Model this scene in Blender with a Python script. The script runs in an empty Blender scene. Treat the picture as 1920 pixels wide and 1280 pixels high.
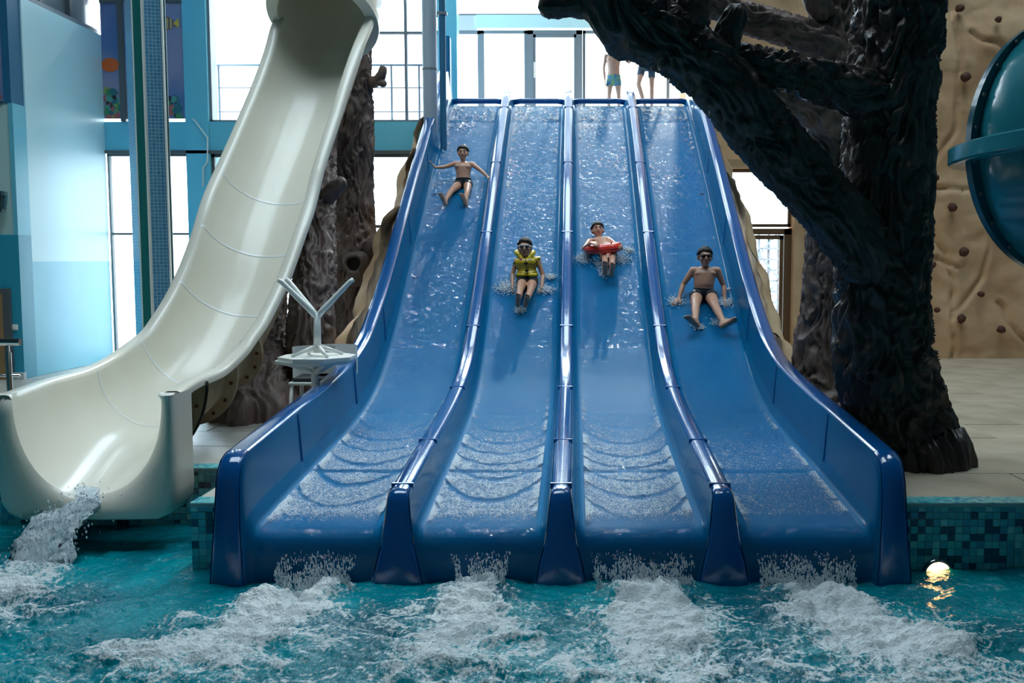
import bpy, bmesh, math, random
import numpy as np
from mathutils import Vector, Matrix

random.seed(7)
RNG = np.random.default_rng(7)
C = bpy.context.scene.collection
SC = bpy.context.scene

# ------------------------------------------------------------------ camera
F_PX, CX, CY, PITCH, CAM_X, CAM_Z = 1850.0, 1076.0, 640.0, math.radians(4.7), 0.085, 2.06
cam_d = bpy.data.cameras.new('camera')
cam_d.sensor_width = 36.0
cam_d.lens = F_PX * 36.0 / 1920.0
cam_d.shift_x = -(CX - 960.0) / 1920.0
cam_d.shift_y = 0.0
cam_d.clip_end = 300
cam = bpy.data.objects.new('camera', cam_d)
C.objects.link(cam)
cam.location = (CAM_X, 0, CAM_Z)
cam.rotation_euler = (math.pi / 2 - PITCH, 0, 0)
SC.camera = cam

# ------------------------------------------------------------------ sky, sun, exposure
world = bpy.data.worlds.new('sky')
SC.world = world
world.use_nodes = True
wn = world.node_tree.nodes
wn['Background'].inputs[0].default_value = (0.80, 0.93, 1.0, 1)
wn['Background'].inputs[1].default_value = 3.0
sun_d = bpy.data.lights.new('sun', 'SUN')
sun_d.energy = 0.7
sun_d.angle = math.radians(1.5)
sun_d.color = (1.0, 0.95, 0.86)
sun = bpy.data.objects.new('sun', sun_d)
C.objects.link(sun)
sun.location = (4, 30, 25)
sun.rotation_euler = Vector((-0.12, -1.0, -0.86)).to_track_quat('-Z', 'Y').to_euler()
SC.view_settings.view_transform = 'Standard'
SC.view_settings.look = 'None'
SC.view_settings.gamma = 1.0
SC.view_settings.use_curve_mapping = False
SC.view_settings.exposure = 1.38

# daylight enters through the glazing only: portals tell the renderer where it is
def portal(loc, rot, sx, sy):
    d = bpy.data.lights.new('portal', 'AREA'); d.shape = 'RECTANGLE'; d.size = sx; d.size_y = sy; d.cycles.is_portal = True
    o = bpy.data.objects.new('portal', d); C.objects.link(o); o.location = loc; o.rotation_euler = rot
PI = math.pi
portal((-4.85, 16.6, 6.7), (-PI / 2, 0, 0), 5.3, 12.6)
portal((0.2, 20.3, 8.85), (-PI / 2, 0, 0), 5.8, 8.4)
portal((3.05, 16.7, 2.0), (-PI / 2, 0, 0), 1.3, 3.4)
portal((-2.25, 8.5, 13.25), (0, 0, 0), 9.5, 5.0)
portal((0.0, 19.0, 13.25), (0, 0, 0), 4.6, 1.8)
portal((5.75, 12.25, 13.25), (0, 0, 0), 4.5, 5.5)

# ------------------------------------------------------------------ helpers
def P(px, py, Y):
    """Point of the place that stands at distance Y and shows at photo pixel (px, py)."""
    xc = (px - CX) / F_PX; yc = -(py - CY) / F_PX
    d = Vector((xc, math.cos(PITCH) + yc * math.sin(PITCH), -math.sin(PITCH) + yc * math.cos(PITCH)))
    return Vector((CAM_X, 0, CAM_Z)) + d * (Y / d.y)

def PX(px, Y): return P(px, 488, Y).x
def PZ(py, Y): return P(1076, py, Y).z

def _hash(i, j, k, seed):
    n = (i.astype(np.int64) * 374761393 + j.astype(np.int64) * 668265263 + k.astype(np.int64) * 2147483647 + seed * 974634777) & 0xffffffff
    n = ((n ^ (n >> 13)) * 1274126177) & 0xffffffff
    n = (n ^ (n >> 16)) & 0xffffffff
    return n.astype(np.float64) / 4294967295.0

def noise3(x, y, z, seed=0):
    x = np.asarray(x, float); y = np.asarray(y, float) + 0 * x; z = np.asarray(z, float) + 0 * x
    xi = np.floor(x); yi = np.floor(y); zi = np.floor(z)
    u = x - xi; v = y - yi; w = z - zi
    u = u * u * (3 - 2 * u); v = v * v * (3 - 2 * v); w = w * w * (3 - 2 * w)
    r = 0
    for a in (0, 1):
        for b in (0, 1):
            for c in (0, 1):
                h = _hash(xi + a, yi + b, zi + c, seed)
                r = r + h * (u if a else 1 - u) * (v if b else 1 - v) * (w if c else 1 - w)
    return r * 2 - 1

def fbm(x, y, z, oct=4, seed=0, gain=0.5):
    s = 0; a = 1.0; f = 1.0
    for o in range(oct):
        s = s + a * noise3(np.asarray(x) * f, np.asarray(y) * f, np.asarray(z) * f, seed + o * 17); a *= gain; f *= 2.03
    return s

def smooth(a, b, x):
    t = np.clip((np.asarray(x, float) - a) / (b - a), 0, 1)
    return t * t * (3 - 2 * t)

class MB:
    """Collects shapes; build() links them as one mesh object."""
    def __init__(s): s.v = []; s.f = []; s.m = []; s.mi = 0
    def add(s, verts, faces):
        o = len(s.v); s.v.extend([tuple(map(float, q)) for q in verts])
        for f in faces: s.f.append(tuple(i + o for i in f)); s.m.append(s.mi)
        return s
    def box(s, lo, hi, bev=0.0):
        (x0, y0, z0), (x1, y1, z1) = lo, hi
        if x0 > x1: x0, x1 = x1, x0
        if y0 > y1: y0, y1 = y1, y0
        if z0 > z1: z0, z1 = z1, z0
        if bev <= 0:
            v = [(x, y, z) for z in (z0, z1) for y in (y0, y1) for x in (x0, x1)]
            return s.add(v, [(0, 2, 3, 1), (4, 5, 7, 6), (0, 1, 5, 4), (2, 6, 7, 3), (0, 4, 6, 2), (1, 3, 7, 5)])
        bm = bmesh.new(); bmesh.ops.create_cube(bm, size=1)
        for v in bm.verts: v.co = ((x0 + x1) / 2 + v.co.x * (x1 - x0), (y0 + y1) / 2 + v.co.y * (y1 - y0), (z0 + z1) / 2 + v.co.z * (z1 - z0))
        bmesh.ops.bevel(bm, geom=bm.edges[:], offset=bev, segments=2, affect='EDGES', profile=0.5)
        bm.verts.index_update()
        s.add([v.co for v in bm.verts], [[v.index for v in f.verts] for f in bm.faces]); bm.free(); return s
    def grid(s, A, flip=False, wrap_u=False, wrap_v=False):
        A = np.asarray(A, float); n, m = A.shape[:2]
        idx = np.arange(n * m).reshape(n, m); fs = []
        for i in range(n if wrap_u else n - 1):
            for j in range(m if wrap_v else m - 1):
                a = idx[i, j]; b = idx[(i + 1) % n, j]; c = idx[(i + 1) % n, (j + 1) % m]; d = idx[i, (j + 1) % m]
                fs.append((a, d, c, b) if flip else (a, b, c, d))
        return s.add(A.reshape(-1, 3), fs)
    def prism(s, poly, axis_vec):
        n = len(poly); av = Vector(axis_vec); p = [Vector(q) for q in poly]
        v = p + [q + av for q in p]
        f = [tuple(range(n))[::-1], tuple(range(n, 2 * n))] + [(i, (i + 1) % n, n + (i + 1) % n, n + i) for i in range(n)]
        return s.add(v, f)
    def tube(s, pts, radii, seg=12, caps=True, squash=None):
        pts = [Vector(p) for p in pts]; n = len(pts)
        if not hasattr(radii, '__len__'): radii = [radii] * n
        up = None; rings = []
        for i in range(n):
            t = (pts[min(i + 1, n - 1)] - pts[max(i - 1, 0)]).normalized()
            if up is None:
                up = Vector((0, 0, 1)) if abs(t.z) < 0.9 else Vector((1, 0, 0))
            a = (up - t * up.dot(t)).normalized(); b = t.cross(a); up = a
            rings.append([pts[i] + (a * math.cos(k * 2 * math.pi / seg) + b * math.sin(k * 2 * math.pi / seg)) * radii[i] for k in range(seg)])
        o = len(s.v)
        v = [q for r in rings for q in r]; f = []
        for i in range(n - 1):
            for k in range(seg):
                k2 = (k + 1) % seg
                f.append((i * seg + k, (i + 1) * seg + k, (i + 1) * seg + k2, i * seg + k2))
        if caps: f.append(tuple(range(seg))); f.append(tuple(range((n - 1) * seg, n * seg))[::-1])
        return s.add(v, f)
    def lathe(s, prof, center, axis='Z', seg=24):
        c = Vector(center); rows = []
        for r, h in prof:
            row = []
            for k in range(seg):
                a = 2 * math.pi * k / seg
                q = Vector((r * math.cos(a), r * math.sin(a), h))
                if axis == 'Y': q = Vector((q.x, h, q.y))
                if axis == 'X': q = Vector((h, q.x, q.y))
                row.append(c + q)
            rows.append(row)
        return s.grid(np.array([[tuple(q) for q in r] for r in rows]), wrap_v=True, flip=(axis != 'Y'))
    def sphere(s, c, r, seg=10, rings=7):
        c = Vector(c); r = Vector((r, r, r)) if not hasattr(r, '__len__') else Vector(r)
        v = [c + Vector((0, 0, r.z))]
        for i in range(1, rings):
            ph = math.pi * i / rings
            for k in range(seg):
                a = 2 * math.pi * k / seg
                v.append(c + Vector((r.x * math.sin(ph) * math.cos(a), r.y * math.sin(ph) * math.sin(a), r.z * math.cos(ph))))
        v.append(c - Vector((0, 0, r.z))); f = []
        for k in range(seg): f.append((0, 1 + k, 1 + (k + 1) % seg))
        for i in range(rings - 2):
            for k in range(seg):
                a = 1 + i * seg; f.append((a + k, a + seg + k, a + seg + (k + 1) % seg, a + (k + 1) % seg))
        e = 1 + (rings - 2) * seg; L = len(v) - 1
        for k in range(seg): f.append((e + k, L, e + (k + 1) % seg))
        return s.add(v, f)
    def mesh(s, name, mats, sm=False):
        me = bpy.data.meshes.new(name)
        me.from_pydata(s.v, [], s.f)
        if not isinstance(mats, (list, tuple)): mats = [mats]
        for m in mats: me.materials.append(m)
        if len(mats) > 1: me.polygons.foreach_set('material_index', s.m)
        if sm: me.polygons.foreach_set('use_smooth', [True] * len(me.polygons))
        me.update(); return me
    def build(s, name, mats, parent=None, sm=False, angle=None, kind=None):
        me = s.mesh(name, mats, sm)
        o = bpy.data.objects.new(name, me); C.objects.link(o)
        if angle is not None:
            me.polygons.foreach_set('use_smooth', [True] * len(me.polygons))
            me.set_sharp_from_angle(angle=math.radians(angle))
        if parent is not None: put_under(o, parent)
        if kind: o['kind'] = kind
        return o

def put_under(o, parent):
    o.parent = parent
    o.matrix_parent_inverse = Matrix.Translation(parent.location).inverted() if parent.type == 'EMPTY' else parent.matrix_basis.inverted()

def np_mesh(name, V, Q, mats, parent=None, sm=True, kind=None):
    """Fast mesh from vertex and quad arrays."""
    V = np.asarray(V, np.float32); Q = np.asarray(Q, np.int32)
    me = bpy.data.meshes.new(name)
    me.vertices.add(len(V)); me.vertices.foreach_set('co', V.ravel())
    k = Q.shape[1]
    me.loops.add(Q.size); me.loops.foreach_set('vertex_index', Q.ravel())
    me.polygons.add(len(Q)); me.polygons.foreach_set('loop_start', np.arange(0, Q.size, k, dtype=np.int32))
    me.polygons.foreach_set('loop_total', np.full(len(Q), k, dtype=np.int32))
    if sm: me.polygons.foreach_set('use_smooth', np.ones(len(Q), bool))
    for m in (mats if isinstance(mats, (list, tuple)) else [mats]): me.materials.append(m)
    me.update(calc_edges=True); me.validate()
    o = bpy.data.objects.new(name, me); C.objects.link(o)
    if parent is not None: put_under(o, parent)
    if kind: o['kind'] = kind
    return o

def grid_quads(n, m, wrap_v=False, flip=False):
    idx = np.arange(n * m).reshape(n, m)
    if wrap_v: idx = np.concatenate([idx, idx[:, :1]], 1)
    a = idx[:-1, :-1].ravel(); b = idx[1:, :-1].ravel(); c = idx[1:, 1:].ravel(); d = idx[:-1, 1:].ravel()
    return np.stack([a, d, c, b] if flip else [a, b, c, d], 1)

def thing(name, label, cat, loc=(0, 0, 0), group=None):
    o = bpy.data.objects.new(name, None); C.objects.link(o); o.location = loc
    o.empty_display_size = 0.1
    return tag(o, label, cat, group)

def tag(o, label=None, cat=None, group=None, kind=None):
    if label: o['label'] = label
    if cat: o['category'] = cat
    if group: o['group'] = group
    if kind: o['kind'] = kind
    return o

def struct(o, label=None):
    o['kind'] = 'structure'
    if label: o['label'] = label
    return o

def struct_empty(name, loc, label=None):
    o = bpy.data.objects.new(name, None); C.objects.link(o); o.location = loc; o.empty_display_size = 0.1
    return struct(o, label)

# ------------------------------------------------------------------ materials
def mat(name, col, rough=0.5, metal=0.0, bump=None, var=None, coat=0.0, spec=0.5, emit=None, trans=0.0, sss=0.0):
    """bump=(scale, strength[, stretch xyz]) noise relief; var=(scale, other colour, amount) patchy colour."""
    m = bpy.data.materials.new(name); m.use_nodes = True
    nt = m.node_tree; b = nt.nodes['Principled BSDF']
    b.inputs['Base Color'].default_value = (*col, 1); b.inputs['Roughness'].default_value = rough
    b.inputs['Metallic'].default_value = metal; b.inputs['Coat Weight'].default_value = coat
    b.inputs['Coat Roughness'].default_value = 0.06
    b.inputs['Specular IOR Level'].default_value = spec
    b.inputs['Transmission Weight'].default_value = trans
    if sss: b.inputs['Subsurface Weight'].default_value = sss; b.inputs['Subsurface Radius'].default_value = (0.02, 0.008, 0.005)
    if emit: b.inputs['Emission Color'].default_value = (*emit[0], 1); b.inputs['Emission Strength'].default_value = emit[1]
    tc = nt.nodes.new('ShaderNodeTexCoord')
    if var:
        n = nt.nodes.new('ShaderNodeTexNoise'); n.inputs['Scale'].default_value = var[0]; n.inputs['Detail'].default_value = 6
        r = nt.nodes.new('ShaderNodeValToRGB'); r.color_ramp.elements[0].position = 0.38; r.color_ramp.elements[1].position = 0.66
        mx = nt.nodes.new('ShaderNodeMix'); mx.data_type = 'RGBA'
        mx.inputs[6].default_value = (*col, 1); mx.inputs[7].default_value = (*var[1], 1)
        mul = nt.nodes.new('ShaderNodeMath'); mul.operation = 'MULTIPLY'; mul.inputs[1].default_value = var[2]
        nt.links.new(tc.outputs['Object'], n.inputs['Vector']); nt.links.new(n.outputs[0], r.inputs[0])
        nt.links.new(r.outputs[0], mul.inputs[0]); nt.links.new(mul.outputs[0], mx.inputs[0])
        nt.links.new(mx.outputs[2], b.inputs['Base Color'])
    if bump:
        n = nt.nodes.new('ShaderNodeTexNoise'); n.inputs['Scale'].default_value = bump[0]; n.inputs['Detail'].default_value = 5
        bp = nt.nodes.new('ShaderNodeBump'); bp.inputs['Strength'].default_value = bump[1]; bp.inputs['Distance'].default_value = 0.02
        if len(bump) > 2:
            mp = nt.nodes.new('ShaderNodeMapping'); mp.inputs['Scale'].default_value = bump[2]
            nt.links.new(tc.outputs['Object'], mp.inputs[0]); nt.links.new(mp.outputs[0], n.inputs['Vector'])
        else: nt.links.new(tc.outputs['Object'], n.inputs['Vector'])
        nt.links.new(n.outputs[0], bp.inputs['Height']); nt.links.new(bp.outputs[0], b.inputs['Normal'])
    return m

def glass_mat(name, tint=(0.95, 0.98, 1.0), gloss=0.12):
    m = bpy.data.materials.new(name); m.use_nodes = True; nt = m.node_tree; nt.nodes.clear()
    o = nt.nodes.new('ShaderNodeOutputMaterial'); t = nt.nodes.new('ShaderNodeBsdfTransparent'); t.inputs[0].default_value = (*tint, 1)
    g = nt.nodes.new('ShaderNodeBsdfGlossy'); g.inputs['Roughness'].default_value = 0.02
    fr = nt.nodes.new('ShaderNodeFresnel'); fr.inputs[0].default_value = 1.45
    mu = nt.nodes.new('ShaderNodeMath'); mu.operation = 'MULTIPLY'; mu.inputs[1].default_value = 0.8
    mx = nt.nodes.new('ShaderNodeMixShader')
    nt.links.new(fr.outputs[0], mu.inputs[0]); nt.links.new(mu.outputs[0], mx.inputs[0])
    nt.links.new(t.outputs[0], mx.inputs[1]); nt.links.new(g.outputs[0], mx.inputs[2]); nt.links.new(mx.outputs[0], o.inputs[0])
    return m

def drop_mat(name, col):
    """Small water drops and froth that let the light behind them through."""
    m = bpy.data.materials.new(name); m.use_nodes = True; nt = m.node_tree; nt.nodes.clear()
    o = nt.nodes.new('ShaderNodeOutputMaterial'); d = nt.nodes.new('ShaderNodeBsdfDiffuse'); t = nt.nodes.new('ShaderNodeBsdfTranslucent'); g = nt.nodes.new('ShaderNodeBsdfGlossy')
    d.inputs[0].default_value = (*col, 1); t.inputs[0].default_value = (*col, 1); g.inputs['Roughness'].default_value = 0.12
    a = nt.nodes.new('ShaderNodeMixShader'); a.inputs[0].default_value = 0.6; b = nt.nodes.new('ShaderNodeMixShader'); b.inputs[0].default_value = 0.15
    nt.links.new(d.outputs[0], a.inputs[1]); nt.links.new(t.outputs[0], a.inputs[2]); nt.links.new(a.outputs[0], b.inputs[1]); nt.links.new(g.outputs[0], b.inputs[2]); nt.links.new(b.outputs[0], o.inputs[0])
    return m

M = {}
M['slide_blue'] = mat('slide_blue', (0.0, 0.120, 0.30), 0.22, spec=0.22, coat=0.04, var=(3.0, (0.0, 0.14, 0.30), 0.6))
M['lane_blue'] = mat('lane_blue', (0.0, 0.150, 0.35), 0.5, spec=0.05, var=(3.0, (0.0, 0.17, 0.36), 0.6))
M['slide_cap'] = mat('slide_cap', (0.003, 0.10, 0.34), 0.12, coat=0.8, bump=(14, 0.08))
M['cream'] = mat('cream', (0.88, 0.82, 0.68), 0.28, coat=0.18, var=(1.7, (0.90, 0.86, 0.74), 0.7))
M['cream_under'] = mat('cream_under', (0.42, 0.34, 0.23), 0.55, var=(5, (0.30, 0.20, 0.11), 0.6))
M['bark'] = mat('bark', (0.042, 0.031, 0.027), 0.36, bump=(30, 0.5, (1, 1, 0.3)), var=(6, (0.066, 0.046, 0.038), 0.8))
M['bark_brown'] = mat('bark_brown', (0.15, 0.10, 0.085), 0.5, bump=(30, 0.5, (1, 1, 0.3)), var=(7, (0.25, 0.18, 0.15), 0.8))
M['knot'] = mat('knot', (0.16, 0.12, 0.10), 0.55, bump=(20, 0.4))
M['black'] = mat('black', (0.004, 0.004, 0.004), 0.6)
M['rock'] = mat('rock', (0.72, 0.48, 0.28), 0.8, bump=(9, 0.5), var=(1.1, (0.56, 0.31, 0.15), 0.8))
M['rock_warm'] = mat('rock_warm', (0.56, 0.40, 0.24), 0.8, bump=(9, 0.6), var=(2.2, (0.40, 0.24, 0.12), 0.8))
M['hold'] = mat('hold', (0.10, 0.035, 0.02), 0.7, bump=(40, 0.4))
M['wall_light'] = mat('wall_light', (0.60, 0.90, 0.97), 0.35, bump=(3, 0.02))
M['wall_mid'] = mat('wall_mid', (0.15, 0.58, 0.76), 0.35, var=(2, (0.18, 0.62, 0.78), 0.5))
M['wall_teal'] = mat('wall_teal', (0.03, 0.36, 0.52), 0.4, bump=(3, 0.02))
M['wall_mint'] = mat('wall_mint', (0.50, 0.74, 0.72), 0.5)
M['wall_dark'] = mat('wall_dark', (0.02, 0.16, 0.30), 0.5)
M['plaster'] = mat('plaster', (0.60, 0.66, 0.68), 0.7)
M['ceiling'] = mat('ceiling', (0.16, 0.18, 0.20), 0.8)
M['hall_wall'] = mat('hall_wall', (0.10, 0.17, 0.20), 0.7)
M['frame'] = mat('frame', (0.10, 0.12, 0.13), 0.4)
M['frame_grey'] = mat('frame_grey', (0.22, 0.26, 0.30), 0.4)
M['frame_brown'] = mat('frame_brown', (0.14, 0.085, 0.045), 0.45)
M['glass'] = glass_mat('glass')
M['steel'] = mat('steel', (0.55, 0.58, 0.60), 0.18, metal=1.0)
M['white_plastic'] = mat('white_plastic', (0.84, 0.86, 0.82), 0.35)
M['teal_shell'] = mat('teal_shell', (0.015, 0.19, 0.23), 0.22, coat=0.5, var=(2.5, (0.02, 0.24, 0.28), 0.6))
M['teal_flange'] = mat('teal_flange', (0.006, 0.09, 0.12), 0.3, coat=0.3)
M['teal_band'] = mat('teal_band', (0.03, 0.27, 0.33), 0.2, coat=0.6)
M['grout'] = mat('grout', (0.30, 0.52, 0.52), 0.7)
M['paver'] = mat('paver', (0.62, 0.53, 0.39), 0.42, bump=(14, 0.12), var=(1.6, (0.36, 0.30, 0.21), 0.8))
M['paver_joint'] = mat('paver_joint', (0.22, 0.20, 0.17), 0.8)
M['deck_left'] = mat('deck_left', (0.56, 0.55, 0.48), 0.3, bump=(10, 0.1), var=(3, (0.42, 0.41, 0.35), 0.7))
TILE_COLS = [(0.07, 0.46, 0.55), (0.10, 0.58, 0.64), (0.18, 0.68, 0.70), (0.30, 0.76, 0.76), (0.01, 0.08, 0.15), (0.07, 0.38, 0.54)]
M['tiles'] = [mat('mosaic_%d' % i, c, 0.18, coat=0.3) for i, c in enumerate(TILE_COLS)]
# ------------------------------------------------------------------ room shell
DECK = 0.446
YB, YC, YR = 16.0, 20.0, 16.3        # back wall left, glazed wall behind the platform, rock wall
XL = -7.42                           # side wall on the left
CEIL = 13.0

mb = MB()                            # ceiling with openings for added roof lights that bring light from above
for q in (((-12, -9), (-7.0, 21)), ((2.5, -9), (3.5, 21)), ((-7.0, -9), (2.5, 6.0)), ((-7.0, 11.0), (2.5, 18.1)), ((-7.0, 18.1), (-2.3, 21)), ((2.3, 18.1), (2.5, 21)), ((-2.3, 19.9), (2.3, 21)), ((8.0, -9), (9.2, 21)), ((3.5, -9), (8.0, 9.5)), ((3.5, 15.0), (8.0, 21))): mb.box((*q[0], CEIL), (*q[1], CEIL + 0.3))
struct(mb.build('ceiling', M['ceiling']), 'dark grey ceiling of the pool hall')
struct(MB().box((-12, -9.3, -1.5), (9.3, -9.0, CEIL)).build('wall_front', M['hall_wall']))
o = MB().box((-12.3, -9, -1.5), (-12, 13.5, CEIL)).build('wall_side_left', M['hall_wall']); struct(o)
o = MB().box((9.0, -9, -1.5), (9.3, 17, CEIL)).build('wall_side_right', M['hall_wall']); struct(o)
o = MB().box((-40, 16.9, -0.6), (40, 120, 0.30)).build('ground', mat('snow_ground', (0.75, 0.77, 0.78), 0.9, bump=(0.6, 0.3))); struct(o, 'bright ground outside the windows')

# left side wall in two paint colours
mb = MB()
zt = PZ(490, 14.5)
mb.mi = 0; mb.box((XL - 0.3, 13.72, zt), (XL, YB, 5.62))
mb.mi = 1; mb.box((XL - 0.3, 13.72, DECK), (XL, YB, zt))
struct(mb.build('wall_left', [M['wall_light'], M['wall_mid']]), 'pale blue side wall with a darker blue lower half')
# end face of that block, turned to the pool
mb = MB()
za, zb = PZ(440, 13.4), PZ(193, 13.4)
mb.mi = 0; mb.box((-12, 13.4, DECK), (XL, 13.72, za))
mb.mi = 1; mb.box((-12, 13.42, za), (PX(28, 13.4), 13.7, zb))
mb.mi = 2; mb.box((PX(28, 13.4), 13.40, za), (XL, 13.72, zb))
mb.mi = 3; mb.box((-12, 13.41, zb), (XL - 0.02, 13.72, 12.9))
struct(mb.build('wall_end', [M['wall_teal'], M['wall_mint'], M['wall_mid'], M['wall_dark']]), 'blue end wall with a mint green panel')
struct(MB().box((-12, 13.33, DECK), (XL + 0.03, 13.4, DECK + 0.09)).build('baseboard_left', M['plaster']))

# grey window strip over the left side wall
w = struct_empty('window_1', (XL - 0.2, 14.7, 5.7), 'grey glazed strip above the pale blue side wall')
for y0 in (13.45, 14.35, 15.2):
    MB().box((XL - 0.15, y0 + 0.04, 5.68), (XL - 0.12, y0 + 0.80, 12.9)).build('pane', mat('grey_pane', (0.16, 0.2, 0.22), 0.15, spec=0.8), w)
    MB().box((XL - 0.2, y0 - 0.05, 5.62), (XL - 0.05, y0 + 0.04, 12.9)).build('mullion', M['frame'], w)
MB().box((XL - 0.2, 13.42, 5.62), (XL - 0.04, 16, 5.70)).build('sill', M['frame_grey'], w)

# ---- left back wall: band, piers
z0, z1 = PZ(282, YB), PZ(228, YB)
xl, xr = XL, PX(815, YB)
mb = MB()
mb.box((xl, YB, z0), (xr, YB + 0.35, z1))
for a, b in ((357, 400),):
    mb.box((PX(a, YB), YB - 0.03, DECK), (PX(b, YB), YB + 0.4, 12.95))
mb.box((PX(826, 17.8), 17.75, DECK), (PX(861, 17.8), 18.1, 12.95))
struct(mb.build('wall_back', M['wall_mid']), 'blue band and piers between the left windows')
struct(MB().box((xl, YB - 0.03, z0 - 0.05), (xr, YB + 0.1, z0)).build('trim_1', M['frame']))

def window(n, x0, x1, za, zb, Y, vert=(), horiz=(), fr=M['frame'], t=0.06, label=None, mull=None):
    """One glazed opening: outer frame, mullions, a pane in every field."""
    w = struct_empty('window_%d' % n, ((x0 + x1) / 2, Y, za), label)
    d = 0.08
    fb = MB()
    fb.box((x0, Y, za), (x0 + t, Y + d, zb)); fb.box((x1 - t, Y, za), (x1, Y + d, zb))
    fb.box((x0, Y, za), (x1, Y + d, za + t)); fb.box((x0, Y, zb - t), (x1, Y + d, zb))
    fb.build('frame', fr, w)
    for x in vert: MB().box((x - t / 2, Y - 0.01, za), (x + t / 2, Y + d, zb)).build('mullion', mull or fr, w)
    for z in horiz: MB().box((x0, Y - 0.005, z - t / 2), (x1, Y + d, z + t / 2)).build('transom', mull or fr, w)
    xs = [x0] + list(vert) + [x1]; zs = [za] + list(horiz) + [zb]
    for i in range(len(xs) - 1):
        for j in range(len(zs) - 1):
            MB().box((xs[i] + 0.02, Y + 0.035, zs[j] + 0.02), (xs[i + 1] - 0.02, Y + 0.043, zs[j + 1] - 0.02)).build('pane', M['glass'], w)
    return w

X = lambda px: PX(px, YB)
w = struct_empty('window_12', (-4.5, 9, CEIL), 'glazed roof light over the slide ends')  # roof light added out of view for overhead daylight
for k in range(5):
    MB().box((-7, 6.0 + k, CEIL + 0.12), (2.5, 6.96 + k, CEIL + 0.13)).build('pane', M['glass'], w)
    MB().box((-7, 5.97 + k, CEIL), (2.5, 6.03 + k, CEIL + 0.3)).build('rafter', M['frame_grey'], w)
w = struct_empty('window_15', (0, 19, CEIL), 'glazed roof light over the start platform')  # added opening that gives the upper lanes sky to reflect
for k in range(4):
    MB().box((-2.3 + 1.15 * k, 18.1, CEIL + 0.12), (-1.2 + 1.15 * k, 19.9, CEIL + 0.13)).build('pane', M['glass'], w)
    MB().box((-2.33 + 1.15 * k, 18.1, CEIL), (-2.27 + 1.15 * k, 19.9, CEIL + 0.3)).build('rafter', M['frame_grey'], w)
w = struct_empty('window_13', (5.75, 12.2, CEIL), 'glazed roof light over the right deck')  # added as well, to brighten the right deck and rock wall
for k in range(5):
    MB().box((3.5, 9.5 + 1.1 * k, CEIL + 0.12), (8, 10.56 + 1.1 * k, CEIL + 0.13)).build('pane', M['glass'], w)
    MB().box((3.5, 9.47 + 1.1 * k, CEIL), (8, 9.53 + 1.1 * k, CEIL + 0.3)).build('rafter', M['frame_grey'], w)
window(2, XL, X(357), DECK, z0 - 0.05, YB + 0.05, [], [PZ(438, YB)], t=0.035, label='tall bright window behind the mosaic column')
window(3, X(400), X(806), DECK, z0 - 0.05, YB + 0.05, [X(505), X(640)], [PZ(424, YB)], t=0.05, label='tall bright window behind the tree trunks')
window(4, X(400), X(620), z1, 12.95, YB + 0.05, [], [9.0], fr=M['frame_grey'], t=0.035, label='upper bright window left of the cream slide')
window(14, X(622), X(806), z1, 12.95, YB + 0.05, [X(765)], [PZ(60, YB)], fr=M['frame_grey'], t=0.04, label='upper bright window between the cream slide and the grey pipe')

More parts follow.
